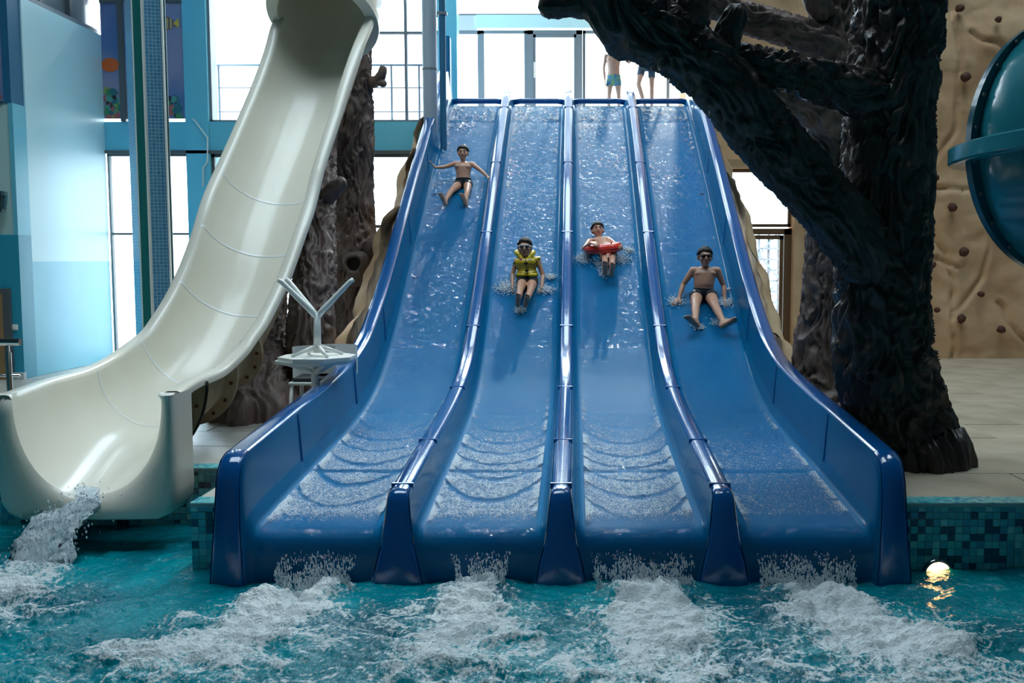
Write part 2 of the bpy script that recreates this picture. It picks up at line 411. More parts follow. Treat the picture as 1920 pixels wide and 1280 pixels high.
# fish posters that fill the upper window over the column
def poster(name, x0, x1, za, zb, Y, label, fish, seed):
    t = thing(name, label, 'poster', ((x0 + x1) / 2, Y, za), 'underwater window posters')
    m = bpy.data.materials.new('poster_sea'); m.use_nodes = True; nt = m.node_tree; b = nt.nodes['Principled BSDF']
    tc = nt.nodes.new('ShaderNodeTexCoord'); n = nt.nodes.new('ShaderNodeTexNoise'); n.inputs['Scale'].default_value = 1.4
    r = nt.nodes.new('ShaderNodeValToRGB'); r.color_ramp.elements[0].color = (0.10, 0.19, 0.42, 1); r.color_ramp.elements[1].color = (0.30, 0.30, 0.46, 1)
    r.color_ramp.elements[0].position = 0.35; r.color_ramp.elements[1].position = 0.65
    nt.links.new(tc.outputs['Object'], n.inputs[0]); nt.links.new(n.outputs[0], r.inputs[0]); nt.links.new(r.outputs[0], b.inputs['Base Color'])
    b.inputs['Roughness'].default_value = 0.35
    MB().box((x0, Y, za), (x1, Y + 0.02, zb)).build('sheet', m, t)
    rg = random.Random(seed)
    cols = [(0.05, 0.28, 0.12), (0.30, 0.38, 0.10), (0.03, 0.16, 0.20), (0.45, 0.12, 0.12), (0.10, 0.35, 0.30), (0.03, 0.03, 0.04)]
    if zb - za > 1:
        for k in range(70):
            cxx = rg.uniform(x0 + 0.06, x1 - 0.06); h = rg.uniform(0.04, 0.5) if x1 - x0 < 0.5 else rg.uniform(0.04, 0.36)
            rr = rg.uniform(0.025, 0.075); q = []
            for a in range(9):
                ang = a / 9 * 2 * math.pi; r2 = rr * rg.uniform(0.6, 1.25)
                q.append((min(max(cxx + r2 * math.cos(ang), x0 + 0.005), x1 - 0.005), Y - 0.001 - k * 0.00012, max(za + h * 0.9 + r2 * math.sin(ang), za + 0.005)))
            MB().prism(q, (0, 0.0005, 0)).build('coral_print', mat('coral', rg.choice(cols), 0.5), t)
    for (fx, fz, L, H, col, stripe) in fish:
        q = []
        for a in range(14):
            ang = a / 14 * 2 * math.pi
            q.append((min(max(fx + L / 2 * math.cos(ang), x0 + .004), x1 - .004), Y - 0.012, fz + H / 2 * math.sin(ang)))
        f = MB().prism(q, (0, 0.002, 0)).build('fish_print', mat('fish', col, 0.4), t)
        s = 1 if stripe else -1
        tx = fx + s * L * 0.42
        MB().prism([(tx, Y - 0.013, fz), (min(tx + s * L * 0.3, x1 - .004), Y - 0.013, fz + H * 0.35), (min(tx + s * L * 0.3, x1 - .004), Y - 0.013, fz - H * 0.35)], (0, 0.002, 0)).build('tail_print', mat('fish_tail', (0.75, 0.55, 0.08) if stripe else col, 0.4), f)
        if stripe:
            for k in range(4):
                sx = fx - L * 0.3 + k * L * 0.19
                MB().box((sx, Y - 0.0145, fz - H * 0.36), (sx + L * 0.06, Y - 0.0135, fz + H * 0.36)).build('stripe_print', mat('stripe', (0.75, 0.6, 0.25), 0.4), f)
    return t
zp0, zp1 = PZ(225, YB) + 0.02, 7.6
poster('poster', XL, X(238), zp0, PZ(6, YB), YB, 'window poster of a reef with orange fish left of the mosaic column',
       [(X(221), PZ(122, YB), 0.30, 0.22, (0.75, 0.13, 0.02), False), (X(181), PZ(50, YB), 0.26, 0.3, (0.85, 0.22, 0.02), False)], 3)
poster('poster', X(248), X(357), zp0, PZ(6, YB), YB, 'window poster of a reef with a striped yellow fish right of the mosaic column',
       [(X(325), PZ(44, YB), 0.30, 0.22, (0.25, 0.16, 0.14), True)], 5)
struct(MB().box((X(238), YB - 0.04, z1), (X(248), YB + 0.1, 12.9)).build('trim_2', M['frame']))
struct(MB().box((XL, YB - 0.03, PZ(6, YB)), (X(357), YB + 0.1, PZ(0, YB))).build('trim_3', M['frame']))
window(5, XL, X(357), PZ(0, YB), 12.95, YB + 0.04, [X(243)], label='top window above the reef posters')
poster('poster', -8.3, PX(20, 13.4), zb + 0.02, 9.0, 13.385, 'blue underwater poster at the left edge above the mint panel',
       [(PX(4, 13.38), PZ(50, 13.38), 0.14, 0.22, (0.35, 0.4, 0.25), True)], 9)

# conduit on the blue pier
tag(MB().tube([P(a, b, YB - 0.06) for a, b in ((360, 223), (364, 225), (389, 258), (389, 303), (381, 314), (381, 350))], 0.012, 8).build('conduit', M['white_plastic'], sm=True),
    'thin white bent conduit on the blue pier beside the cream slide', 'pipe')
# grey rain pipe beside the slide top
t = thing('rain_pipe', 'pale grey vertical pipe behind the top left of the blue slide', 'pipe', P(812, 560, 15.7))
mb = MB(); ax = PX(811, 15.6); mb.tube([(ax, 15.55, DECK), (ax, 15.55, 12.9)], 0.115, 20); mb.build('pipe', mat('pipe_grey', (0.42, 0.50, 0.58), 0.35), t, angle=40)
for py in (130, 420): MB().tube([(ax, 15.55, PZ(py, 15.55) - 0.012), (ax, 15.55, PZ(py, 15.55) + 0.012)], 0.121, 20).build('joint_ring', M['frame_grey'], t, angle=40)
t = thing('rain_pipe', 'thin blue vertical pipe between the grey pipe and the slide post', 'pipe', P(833, 560, 15.7))
ax = PX(834, 15.42); MB().tube([(ax, 15.42, DECK), (ax, 15.42, 12.9)], 0.05, 14).build('pipe', M['wall_dark'], t, angle=40)
for py in (25, 300): MB().box((ax - 0.075, 15.36, PZ(py, 15.4) - 0.02), (ax + 0.075, 15.5, PZ(py, 15.4) + 0.02)).build('bracket', M['frame_grey'], t)

# balcony railings outside the upper windows
def railing(x0, x1, Y, z, label, posts):
    t = thing('railing', label, 'railing', ((x0 + x1) / 2, Y, z))
    top = PZ(122, Y)
    for h in (top, (top * 0.68 + z * 0.32), (top * 0.34 + z * 0.66)): MB().tube([(x0, Y, h), (x1, Y, h)], 0.02 if h == top else 0.012, 8).build('rail', M['frame_grey'], t, sm=True)
    for x in posts: MB().tube([(x, Y, z), (x, Y, top)], 0.02, 8).build('post', M['frame_grey'], t, sm=True)
struct(MB().box((-9, 16.5, z0), (PX(826, 16.6), 18.2, z1 - 0.02)).build('balcony', M['plaster']))
railing(PX(398, 17.6), PX(600, 17.6), 17.6, z1 - 0.02, 'thin balcony railing outside the window left of the cream slide', [PX(420, 17.6), PX(520, 17.6)])
railing(PX(622, 17.6), PX(808, 17.6), 17.6, z1 - 0.02, 'thin balcony railing outside the window right of the cream slide', [PX(700, 17.6), PX(739, 17.6), PX(790, 17.6)])

# ---- glazed wall behind the platform
PLAT = 4.72
Xc = lambda px: PX(px, YC)
zt = PZ(57, YC)
struct(MB().box((-2.4, 17.35, PLAT - 0.25), (2.6, YC + 0.1, PLAT)).build('floor_platform', M['plaster']), 'start platform at the top of the slide')
window(6, Xc(820), Xc(905), PLAT, zt, YC, fr=M['frame_grey'], t=0.07, label='bright window left of the platform door')
d = struct_empty('door_1', (Xc(1040), YC, PLAT), 'glazed door with grey frame behind the platform')
fb = MB(); a, b = Xc(990), Xc(1088)
for x in (a, b - 0.08): fb.box((x, YC - 0.03, PLAT), (x + 0.12, YC + 0.06, zt))
fb.box((a, YC - 0.03, zt - 0.08), (b + 0.04, YC + 0.06, zt)); fb.build('door_frame', M['frame_grey'], d)
fb = MB(); a += 0.12; b -= 0.08
fb.box((a, YC - 0.02, PLAT), (a + 0.05, YC + 0.04, zt - 0.08)); fb.box((b - 0.05, YC - 0.02, PLAT), (b, YC + 0.04, zt - 0.08)); fb.box((a, YC - 0.02, zt - 0.14), (b, YC + 0.04, zt - 0.08)); fb.box((a, YC - 0.02, PLAT), (b, YC + 0.04, PLAT + 0.1))
fb.build('door_leaf', M['frame_grey'], d)
MB().box((a + 0.05, YC, PLAT + 0.1), (b - 0.05, YC + 0.01, zt - 0.14)).build('pane', M['glass'], d)
MB().tube([(a + 0.03, YC - 0.07, PLAT + 0.95), (a + 0.03, YC - 0.07, PLAT + 1.25)], 0.018, 8).build('handle', M['white_plastic'], d, sm=True)
window(7, Xc(905), Xc(990), PLAT, zt, YC, fr=M['frame_grey'], t=0.06, label='bright glazed panel left of the platform door')
window(8, Xc(1092), Xc(1345), PLAT, zt, YC, [Xc(1250)], fr=M['frame_grey'], t=0.06, label='wide bright window behind the waiting children')
struct(MB().box((Xc(897), YC - 0.1, PZ(54, YC)), (Xc(1345), YC + 0.15, PZ(30, YC))).build('trim_4', M['wall_light']), 'pale blue lintel above the platform windows')
window(9, Xc(820), Xc(1345), PZ(30, YC), 12.95, YC + 0.05, [Xc(1080)], fr=M['frame_grey'], t=0.06, label='top window above the pale lintel')
struct(MB().box((Xc(855), YC - 0.05, PZ(57, YC)), (Xc(897), YC + 0.05, PZ(30, YC))).build('trim_5', M['plaster']))

# ---- rock wall on the right, with an opening for window and door
def rock_grid(name, xs, zs, Y, m, hole=None, cracks=(), seed=0, amp=0.10, parent=None):
    Xg, Zg = np.meshgrid(xs, zs, indexing='ij')
    h = fbm(Xg * 0.55, Zg * 0.55, 0 * Xg + 3, 5, seed) * amp + np.abs(fbm(Xg * 1.1, Zg * 1.1, 0 * Xg + 9, 3, seed + 5)) * amp * 0.5
    for pts in cracks:
        dmin = np.full(Xg.shape, 9.0)
        for (ax, az), (bx, bz) in zip(pts[:-1], pts[1:]):
            dx, dz = bx - ax, bz - az; L = dx * dx + dz * dz + 1e-9
            t = np.clip(((Xg - ax) * dx + (Zg - az) * dz) / L, 0, 1)
            wob = 0.05 * noise3(Xg * 3, Zg * 3, 0 * Xg, seed + 3)
            dmin = np.minimum(dmin, np.hypot(Xg - ax - t * dx + wob, Zg - az - t * dz + wob))
        h = h - 0.07 * np.exp(-(dmin / 0.03) ** 2) + 0.012 * np.exp(-((dmin - 0.09) / 0.05) ** 2)
    V = np.stack([Xg, Y - h, Zg], -1).reshape(-1, 3); Q = grid_quads(len(xs), len(zs))
    c = V[Q].mean(1)
    if hole:
        k = ~((c[:, 0] > hole[0]) & (c[:, 0] < hole[1]) & (c[:, 2] > hole[2]) & (c[:, 2] < hole[3])); Q = Q[k]
    return np_mesh(name, V, Q, m, parent)
hx0, hx1, hz1 = PX(1352, YR), PX(1484, YR), PZ(316, YR)
pc = lambda *a: [(P(x, y, YR).x, P(x, y, YR).z) for x, y in a]
cr = [pc((1790, -60), (1783, 40), (1802, 130), (1788, 250), (1752, 300)), pc((1820, 60), (1880, 90), (1895, 130)),
      pc((1740, 415), (1775, 470), (1788, 580), (1785, 680)), pc((1788, 590), (1840, 520), (1860, 450)), pc((1870, 570), (1920, 640)),
      pc((1760, 480), (1800, 500)), pc((1400, 250), (1450, 280), (1500, 260)), pc((1860, 350), (1800, 360), (1750, 350))]
o = rock_grid('wall_rock', np.arange(2.2, 9.05, 0.04), np.arange(DECK - 0.1, 13.0, 0.04), YR, M['rock'], (hx0, hx1, 0, hz1), cr, 11)
struct(o, 'sandy artificial rock climbing wall on the right')
mb = MB()
A = []
for z in np.arange(DECK - 0.1, 13.0, 0.1): A.append([(2.2 + 0.06 * math.sin(z * 3.1 + y * 2), y, z) for y in np.arange(YR - 0.1, YC + 0.3, 0.2)])
mb.grid(A); struct(mb.build('wall_rock_return', M['rock'], sm=True))
# reveal of the opening
mb = MB(); mb.box((hx1, YR - 0.16, DECK), (hx1 + 0.16, YR + 0.3, hz1 + 0.1)); mb.box((hx0 - 0.1, YR - 0.1, hz1), (hx1 + 0.16, YR + 0.3, hz1 + 0.14))
struct(mb.build('trim_6', M['rock_warm']))
window(10, hx0 - 0.2, hx1, PZ(425, YR), hz1, YR + 0.1, fr=M['frame_brown'], t=0.05, label='bright window over the brown door behind the right tree')
d = struct_empty('door_2', (PX(1442, YR), YR, DECK), 'brown framed glass door behind the right tree')
dz = PZ(428, YR); a, b = PX(1396, YR), hx1
fb = MB()
for x0_, x1_ in ((a, a + 0.09), (b - 0.12, b)): fb.box((x0_, YR + 0.02, DECK), (x1_, YR + 0.12, dz))
fb.box((a, YR + 0.02, dz - 0.1), (b, YR + 0.12, dz)); fb.build('door_frame', M['frame_brown'], d)
fb = MB(); a += 0.1; b -= 0.13
for x0_, x1_ in ((a, a + 0.06), (b - 0.06, b)): fb.box((x0_, YR + 0.03, DECK), (x1_, YR + 0.1, dz - 0.11))
fb.box((a, YR + 0.03, dz - 0.18), (b, YR + 0.1, dz - 0.11)); fb.box((a, YR + 0.03, DECK), (b, YR + 0.1, DECK + 0.1)); fb.build('door_leaf', M['frame_brown'], d)
MB().box((a + 0.05, YR + 0.06, DECK + 0.1), (b - 0.05, YR + 0.07, dz - 0.18)).build('pane', M['glass'], d)
window(11, hx0 - 0.2, PX(1394, YR), DECK, PZ(425, YR) - 0.02, YR + 0.1, fr=M['frame_brown'], t=0.05, label='narrow bright window left of the brown door')
# steel scaffold stair seen through the door
t = thing('scaffold_stair', 'grey metal scaffold stair seen through the brown door', 'scaffold', P(1441, 660, 24))
for px_ in (1422, 1441, 1460): MB().tube([(PX(px_, 24), 24, 0.3), (PX(px_, 24), 24, 2.7)], 0.035, 8).build('post', M['frame_grey'], t, sm=True)
for k in range(9):
    z = 0.5 + k * 0.26
    MB().box((PX(1421, 24), 23.9, z), (PX(1461, 24), 24.4, z + 0.05)).build('tread', M['frame_grey'], t)
for k in range(4):
    z = 0.4 + k * 0.6; s = (1421, 1461) if k % 2 else (1461, 1421)
    MB().tube([(PX(s[0], 24), 23.88, z), (PX(s[1], 24), 23.88, z + 0.6)], 0.025, 8).build('brace', M['frame_grey'], t, sm=True)

# climbing holds
HOLDS = [(1800, 15, 9, 'dark climbing hold at the top of the rock wall'), (1872, 36, 6, 'small dark climbing hold right of the topmost one'),
 (1811, 144, 9, 'slanted brown climbing hold level with the rock vein'), (1753, 333, 8, 'reddish climbing hold beside the trunk below the vein'),
 (1786, 389, 9, 'round brown climbing hold left of the teal tube'), (1807, 472, 9, 'dark square climbing hold below the teal tube'),
 (1749, 497, 7, 'reddish climbing hold beside the trunk lower down'), (1840, 551, 6, 'small dark climbing hold in the crack fork'),
 (1757, 581, 5, 'tiny dark climbing hold beside the trunk'), (1803, 598, 9, 'brown climbing hold above the deck by the long crack'),
 (1877, 618, 8, 'dark climbing hold lowest on the right of the rock wall'), (1748, 640, 5, 'tiny brown climbing hold lowest beside the trunk')]
for k, (px_, py_, r_, lb) in enumerate(HOLDS):
    c = P(px_, py_, YR - 0.14); r = r_ * YR / F_PX
    mb = MB(); mb.sphere((0, 0, 0), (r, 0.07, r * (0.8 + 0.3 * ((k * 7) % 3) / 3)), 12, 8)
    n = np.array(mb.v); n *= (1 + 0.22 * noise3(n[:, 0] * 22, n[:, 1] * 22, n[:, 2] * 22 + k, k))[:, None]; mb.v = [tuple(q) for q in n]
    hd = tag(mb.build('climbing_hold', M['hold'], sm=True), lb, 'climbing hold', 'climbing holds on the rock wall')
    hd.location = c; hd.rotation_euler = (0, k * 0.9, 0)

# ---- deck and pool walls
XS = 2.30                            # half width left free for the slide
YPL, YPR, XSTEP = 7.6, 6.49, -2.48   # pool edge left, right, and the step beside the slide
fl = struct_empty('floor', (0, 12, DECK), 'tiled pool deck')
mb = MB()
mb.box((-12, YPL + 0.02, -1.5), (XSTEP, YB + 1, DECK - 0.02)); mb.box((XSTEP, YPR + 0.02, -1.5), (-XS, YB + 1, DECK - 0.02))
mb.box((XS, YPR + 0.02, -1.5), (9, YR + 1, DECK - 0.02)); mb.box((-XS, 10.2, -1.5), (XS, YB + 1, DECK - 0.02))
mb.build('slab', M['paver_joint'], fl)
def pavers(x0, x1, y0, y1, sx, sy, m, off=0.5, big=1.2):
    g = 0.006; row = 0; y = y0; meshes = {}
    while y < y1 - 1e-6:
        ye = min(y + sy, y1); x = x0 - (off * sx if row % 2 else 0)
        while x < x1 - 1e-6:
            a = max(x, x0); b = min(x + sx, x1)
            if b - a > 0.03:
                key = (round(b - a, 3), round(ye - y, 3))
                if key not in meshes: meshes[key] = MB().box((g, g, -0.03), (key[0] - g, key[1] - g, 0), 0.004).mesh('paver', m)
                o = bpy.data.objects.new('paver', meshes[key]); C.objects.link(o); o.location = (a, y, DECK + random.uniform(-0.002, 0.001)); o.parent = fl
                o.matrix_parent_inverse = Matrix.Translation(fl.location).inverted()
            x += sx
        y = ye; row += 1
pavers(XS, 8.9, YPR + 0.16, YR - 0.02, 1.1, 0.75, M['paver'])
pavers(-8.9, XSTEP, YPL + 0.16, 13.4, 1.1, 0.75, M['deck_left'])
pavers(XSTEP, -XS, YPR + 0.16, 10.1, 0.2, 0.6, M['deck_left'], 0)
pavers(XL, -XS, 13.4, YB, 1.1, 0.75, M['deck_left'])

TS = 0.05
tile_mesh = [MB().box((0.0015, -0.006, 0.0015), (TS - 0.0015, 0, TS - 0.0015), 0.0015).mesh('tile', M['tiles'][i]) for i in range(6)]
def tile_wall(wname, label, segs, zbase=-0.15):
    """segs: (origin, direction along the wall, length, visible range) - tiles in view are parts, the rest one stuff part."""
    w = struct_empty(wname, segs[0][0], label)
    rest = MB(); rest_cols = []
    for org, dr, L, vis in segs:
        org = Vector(org); dr = Vector(dr).normalized(); nrm = Vector((dr.y, -dr.x, 0))
        R = Matrix((dr.to_4d()[:3], (-nrm).to_4d()[:3], (0, 0, 1))).transposed().to_4x4()
        rows = int(round((DECK - 0.012 - zbase) / TS))
        b = MB(); b.add([org + Vector((0, 0, zbase)), org + dr * L + Vector((0, 0, zbase)), org + dr * L + Vector((0, 0, DECK)), org + Vector((0, 0, DECK))], [(0, 1, 2, 3)])
        b.build('grout_bed', M['grout'], w)
        for i in range(int(L / TS)):
            for j in range(rows):
                q = random.random(); c = 4 if q < 0.2 else (0 if q < 0.42 else 1 if q < 0.62 else 2 if q < 0.82 else 5 if q < 0.92 else 3)
                pos = org + dr * (i * TS) + Vector((0, 0, DECK - 0.012 - (j + 1) * TS))
                if vis[0] <= i * TS <= vis[1] and pos.z > -0.02:
                    o = bpy.data.objects.new('tile', tile_mesh[c]); C.objects.link(o)
                    o.matrix_basis = Matrix.Translation(pos) @ R
                    o.parent = w; o.matrix_parent_inverse = Matrix.Translation(w.location).inverted()
                else:
                    rest.mi = c; a = pos + nrm * 0.006
                    e = 0.0015
                    rest.add([a + dr * e + Vector((0, 0, e)), a + dr * (TS - e) + Vector((0, 0, e)), a + dr * (TS - e) + Vector((0, 0, TS - e)), a + dr * e + Vector((0, 0, TS - e))], [(0, 1, 2, 3)])
    rest.build('tile_field', M['tiles'], w, kind='stuff')
    return w
tile_wall('wall_pool_left', 'blue mosaic pool wall under the cream slide', [((-9, YPL, 0), (1, 0, 0), 9 + XSTEP, (9 - 3.15, 6.6)), ((XSTEP, YPR, 0), (1, 0, 0), 0.28, (0, 0.3))])
b = MB(); b.add([(XSTEP, YPR, -0.2), (XSTEP, YPL, -0.2), (XSTEP, YPL, DECK), (XSTEP, YPR, DECK)], [(0, 3, 2, 1)]); struct(b.build('wall_pool_step', M['tiles'][1]))
tile_wall('wall_pool_right', 'blue mosaic pool wall right of the slide', [((2.24, YPR, 0), (1, 0, 0), 6.5, (0, 0.85))])
# mosaic coping strips
def coping(name, x0, x1, y0, label):
    w = struct_empty(name, ((x0 + x1) / 2, y0, DECK), label); mb = MB(); s = 0.03
    MB().box((x0, y0 - 0.015, DECK - 0.03), (x1, y0 + 0.16, DECK - 0.003)).build('bed', M['grout'], w)
    for i in range(int((x1 - x0) / s)):
        for j in range(5):
            mb.mi = random.choice([1, 2, 3, 3, 2, 5]); a = x0 + i * s; b_ = y0 - 0.01 + j * 0.033
            mb.box((a + 0.001, b_ + 0.001, DECK - 0.004), (a + s - 0.001, b_ + 0.032, DECK + 0.002))
    mb.build('tile_field', M['tiles'], w, kind='stuff')
coping('trim_7', -9, XSTEP, YPL, 'small tile coping of the pool edge on the left')
coping('trim_8', 2.24, 8.7, YPR, 'small tile coping of the pool edge on the right')
coping('trim_9', XSTEP, -2.23, YPR, 'small tile coping beside the slide foot')

# ---- mosaic column
def brick_mat(name, c1, c2, mortar, size, axis='XZ', rot=0.0):
    m = bpy.data.materials.new(name); m.use_nodes = True; nt = m.node_tree; b = nt.nodes['Principled BSDF']
    tc = nt.nodes.new('ShaderNodeTexCoord'); sp = nt.nodes.new('ShaderNodeSeparateXYZ'); cb = nt.nodes.new('ShaderNodeCombineXYZ')
    nt.links.new(tc.outputs['Object'], sp.inputs[0])
    nt.links.new(sp.outputs['X' if axis[0] == 'X' else 'Y'], cb.inputs[0]); nt.links.new(sp.outputs['Z'], cb.inputs[1])
    br = nt.nodes.new('ShaderNodeTexBrick'); br.offset = 0.0; br.inputs['Scale'].default_value = 1.0
    br.inputs['Brick Width'].default_value = size; br.inputs['Row Height'].default_value = size; br.inputs['Mortar Size'].default_value = size * 0.07
    br.inputs['Color1'].default_value = (*c1, 1); br.inputs['Color2'].default_value = (*c2, 1); br.inputs['Mortar'].default_value = (*mortar, 1)
    nt.links.new(cb.outputs[0], br.inputs['Vector']); nt.links.new(br.outputs['Color'], b.inputs['Base Color'])
    bp = nt.nodes.new('ShaderNodeBump'); bp.inputs['Strength'].default_value = 0.4; bp.inputs['Distance'].default_value = 0.004; bp.invert = True
    nt.links.new(br.outputs['Fac'], bp.inputs['Height']); nt.links.new(bp.outputs[0], b.inputs['Normal'])
    b.inputs['Roughness'].default_value = 0.25
    return m
t = thing('mosaic_column', 'tall column of blue mosaic with a green strip at its corner', 'column', (PX(290, 14.5), 14.6, DECK))
m1 = brick_mat('column_mosaic', (0.05, 0.20, 0.36), (0.08, 0.27, 0.43), (0.30, 0.50, 0.60), 0.05)
m2 = brick_mat('column_mosaic_side', (0.10, 0.42, 0.72), (0.13, 0.48, 0.78), (0.3, 0.6, 0.8), 0.05, 'YZ')
def pz(a, y): return (PX(a, y), y, DECK)
H = (0, 0, 12.4)
MB().prism([pz(282, 14.40), pz(319, 14.46), pz(324, 14.95), pz(288, 14.95)], H).build('mosaic_face', m1, t)
MB().prism([pz(250, 14.75), pz(265, 14.42), pz(288, 14.95)], H).build('mosaic_side', m2, t)
MB().prism([pz(265, 14.38), pz(281, 14.36), pz(288, 14.9)], H).build('corner_strip', mat('corner_green', (0.01, 0.16, 0.15), 0.4), t)
for a, y in ((264.5, 14.40), (282, 14.36), (319, 14.44)): MB().box((PX(a, y) - 0.012, y - 0.012, DECK), (PX(a, y) + 0.012, y + 0.05, 12.8)).build('edge_trim', M['white_plastic'], t)
MB().prism([pz(319.5, 14.45), pz(325, 14.48), pz(326, 14.9), pz(321, 14.9)], (0, 0, 12.4)).build('edge_panel', mat('edge_dark', (0.03, 0.10, 0.11), 0.5), t)

# door, switch, lamp on the end wall
d = struct_empty('door_3', (PX(3, 13.35), 13.35, DECK), 'dark framed door at the left edge')
MB().box((-8.35, 13.33, DECK), (PX(15, 13.35), 13.39, PZ(541, 13.35))).build('door_frame', M['frame'], d)
MB().box((-8.28, 13.32, DECK), (PX(2, 13.35), 13.34, PZ(551, 13.35))).build('door_leaf', mat('door_wood', (0.35, 0.22, 0.10), 0.5, var=(4, (0.25, 0.15, 0.06), 0.6)), d)
t = thing('light_switch', 'small white light switch on the blue end wall', 'switch', P(27, 617, 13.39))
a, b = P(22, 619, 13.39), P(33, 608, 13.39)
MB().box((a.x, 13.385, a.z), (b.x, 13.40, b.z), 0.003).build('plate', M['white_plastic'], t)
MB().box((a.x + 0.015, 13.378, a.z + 0.015), (b.x - 0.015, 13.386, b.z - 0.015), 0.002).build('rocker', M['white_plastic'], t)
t = thing('wall_lamp', 'silver cut glass wall lamp at the left edge', 'lamp', P(2, 400, 13.3))
MB().box((PX(-14, 13.3), 13.28, PZ(366, 13.3)), (PX(11, 13.3), 13.42, PZ(358, 13.3))).build('bracket', M['steel'], t)
for k in range(5):
    cxp = -10 + k * 4.4
    MB().prism([P(cxp - 3, 366, 13.3), P(cxp + 3, 366, 13.3), P(cxp + 1 - 0.3 * k, 412 - abs(k - 1) * 6, 13.3), P(cxp - 2, 408 - abs(k - 1) * 6, 13.3)], (0, 0.05, 0)).build('crystal', M['steel'], t)

# handrail on the left deck
t = thing('handrail', 'stainless steel handrail at the left edge behind the cream slide', 'handrail', P(6, 830, 9.0))
yh = 9.0; hx = PX(7, yh)
MB().tube([(PX(-60, yh), yh, PZ(641, yh)), (PX(31, yh), yh, PZ(641, yh))], 0.033, 16).build('top_rail', M['steel'], t, angle=40)
MB().tube([(hx, yh, DECK), (hx, yh, PZ(660, yh))], 0.026, 14).build('post', M['steel'], t, angle=40)
MB().tube([(hx, yh, PZ(662, yh)), (hx, yh, PZ(645, yh))], 0.014, 10).build('spigot', M['steel'], t, angle=40)
for py in (704, 763, 822): MB().tube([(PX(-60, yh), yh, PZ(py, yh)), (PX(27 if py == 704 else 16, yh), yh, PZ(py, yh))], 0.012, 8).build('rail', M['steel'], t, sm=True)
MB().tube([(hx, yh, DECK), (hx, yh, DECK + 0.02)], 0.06, 16).build('foot_plate', M['steel'], t, angle=40)
# ------------------------------------------------------------------ blue four-lane slide
FLOOR_PTS = np.array([(6.25, 0.316), (7.57, 0.413), (8.6, 0.480), (9.53, 0.575), (10.3, 0.745), (11.06, 1.075), (12.87, 2.177), (14.54, 3.235), (16.35, 4.30), (16.95, 4.61), (17.3, 4.70), (17.7, 4.72)])
SEAMS = [7.57, 9.53, 11.06, 12.87, 14.54, 16.35]
def pchip(xp, yp, x):
    h = np.diff(xp); d = np.diff(yp) / h; m = np.zeros(len(xp)); m[0] = d[0]; m[-1] = d[-1]
    for i in range(1, len(xp) - 1):
        if d[i - 1] * d[i] > 0:
            w1 = 2 * h[i] + h[i - 1]; w2 = h[i] + 2 * h[i - 1]; m[i] = (w1 + w2) / (w1 / d[i - 1] + w2 / d[i])
    x = np.asarray(x, float); i = np.clip(np.searchsorted(xp, x) - 1, 0, len(xp) - 2); t = (x - xp[i]) / h[i]
    return (2 * t**3 - 3 * t**2 + 1) * yp[i] + (t**3 - 2 * t**2 + t) * h[i] * m[i] + (-2 * t**3 + 3 * t**2) * yp[i + 1] + (t**3 - t**2) * h[i] * m[i + 1]
def floor_z(y): return pchip(FLOOR_PTS[:, 0], FLOOR_PTS[:, 1], y)
def floor_slope(y): return (floor_z(y + 0.01) - floor_z(y - 0.01)) / 0.02

DIV_H, RAIL_H = 0.245, 0.47
# stations: top of the run down to the lip, then over the lip to below the water
YS = [17.5]
brk = sorted(SEAMS + [6.42], reverse=True)
while YS[-1] > 6.42 + 1e-6:
    nxt = YS[-1] - 0.12
    b = [q for q in brk if q < YS[-1] - 1e-6]
    if b and nxt < b[0] + 0.03: nxt = b[0]
    YS.append(nxt)
st_F, st_T, st_O, st_hw, st_y = [], [], [], [], []
for y in YS:
    z = float(floor_z(y)); k = float(smooth(16.2, 17.2, y))
    st_F.append((y, z)); st_T.append((y + 0.02, z + DIV_H + 0.02 * k)); st_O.append((y + 0.03, z + RAIL_H + 0.14 * k)); st_hw.append(0.065); st_y.append(y)
# front: floor lip, divider nose, rail nose (same number of stations each)
zl = float(floor_z(6.42))
lipF = [(6.36, zl - 0.006), (6.30, zl - 0.022), (6.255, zl - 0.055), (6.23, zl - 0.10), (6.222, zl - 0.16), (6.22, zl - 0.25), (6.22, zl - 0.34), (6.22, zl - 0.52)]
zT = zl + DIV_H
lipT = [(6.345, zT - 0.003), (6.300, zT - 0.012), (6.272, zT - 0.035), (6.255, zT - 0.08), (6.235, zT - 0.18), (6.215, zT - 0.32), (6.19, zT - 0.46), (6.17, zT - 0.75)]
zO = zl + RAIL_H
lipO = [(6.40, zO - 0.010), (6.33, zO - 0.035), (6.28, zO - 0.085), (6.245, zO - 0.17), (6.22, zO - 0.32), (6.20, zO - 0.48), (6.185, zO - 0.66), (6.17, zO - 0.97)]
lipW = [0.066, 0.068, 0.070, 0.075, 0.085, 0.105, 0.14, 0.20]
for a, b, c, w in zip(lipF, lipT, lipO, lipW): st_F.append(a); st_T.append(b); st_O.append(c); st_hw.append(w); st_y.append(a[0])
NS = len(st_F); NRUN = len(YS)
DIVX = [-1.05, 0.0, 1.05]; RAILX = 2.14; RAIL_HW = 0.075
LANES = [(-RAILX, -1.05, True, False), (-1.05, 0.0, False, False), (0.0, 1.05, False, False), (1.05, RAILX, False, True)]

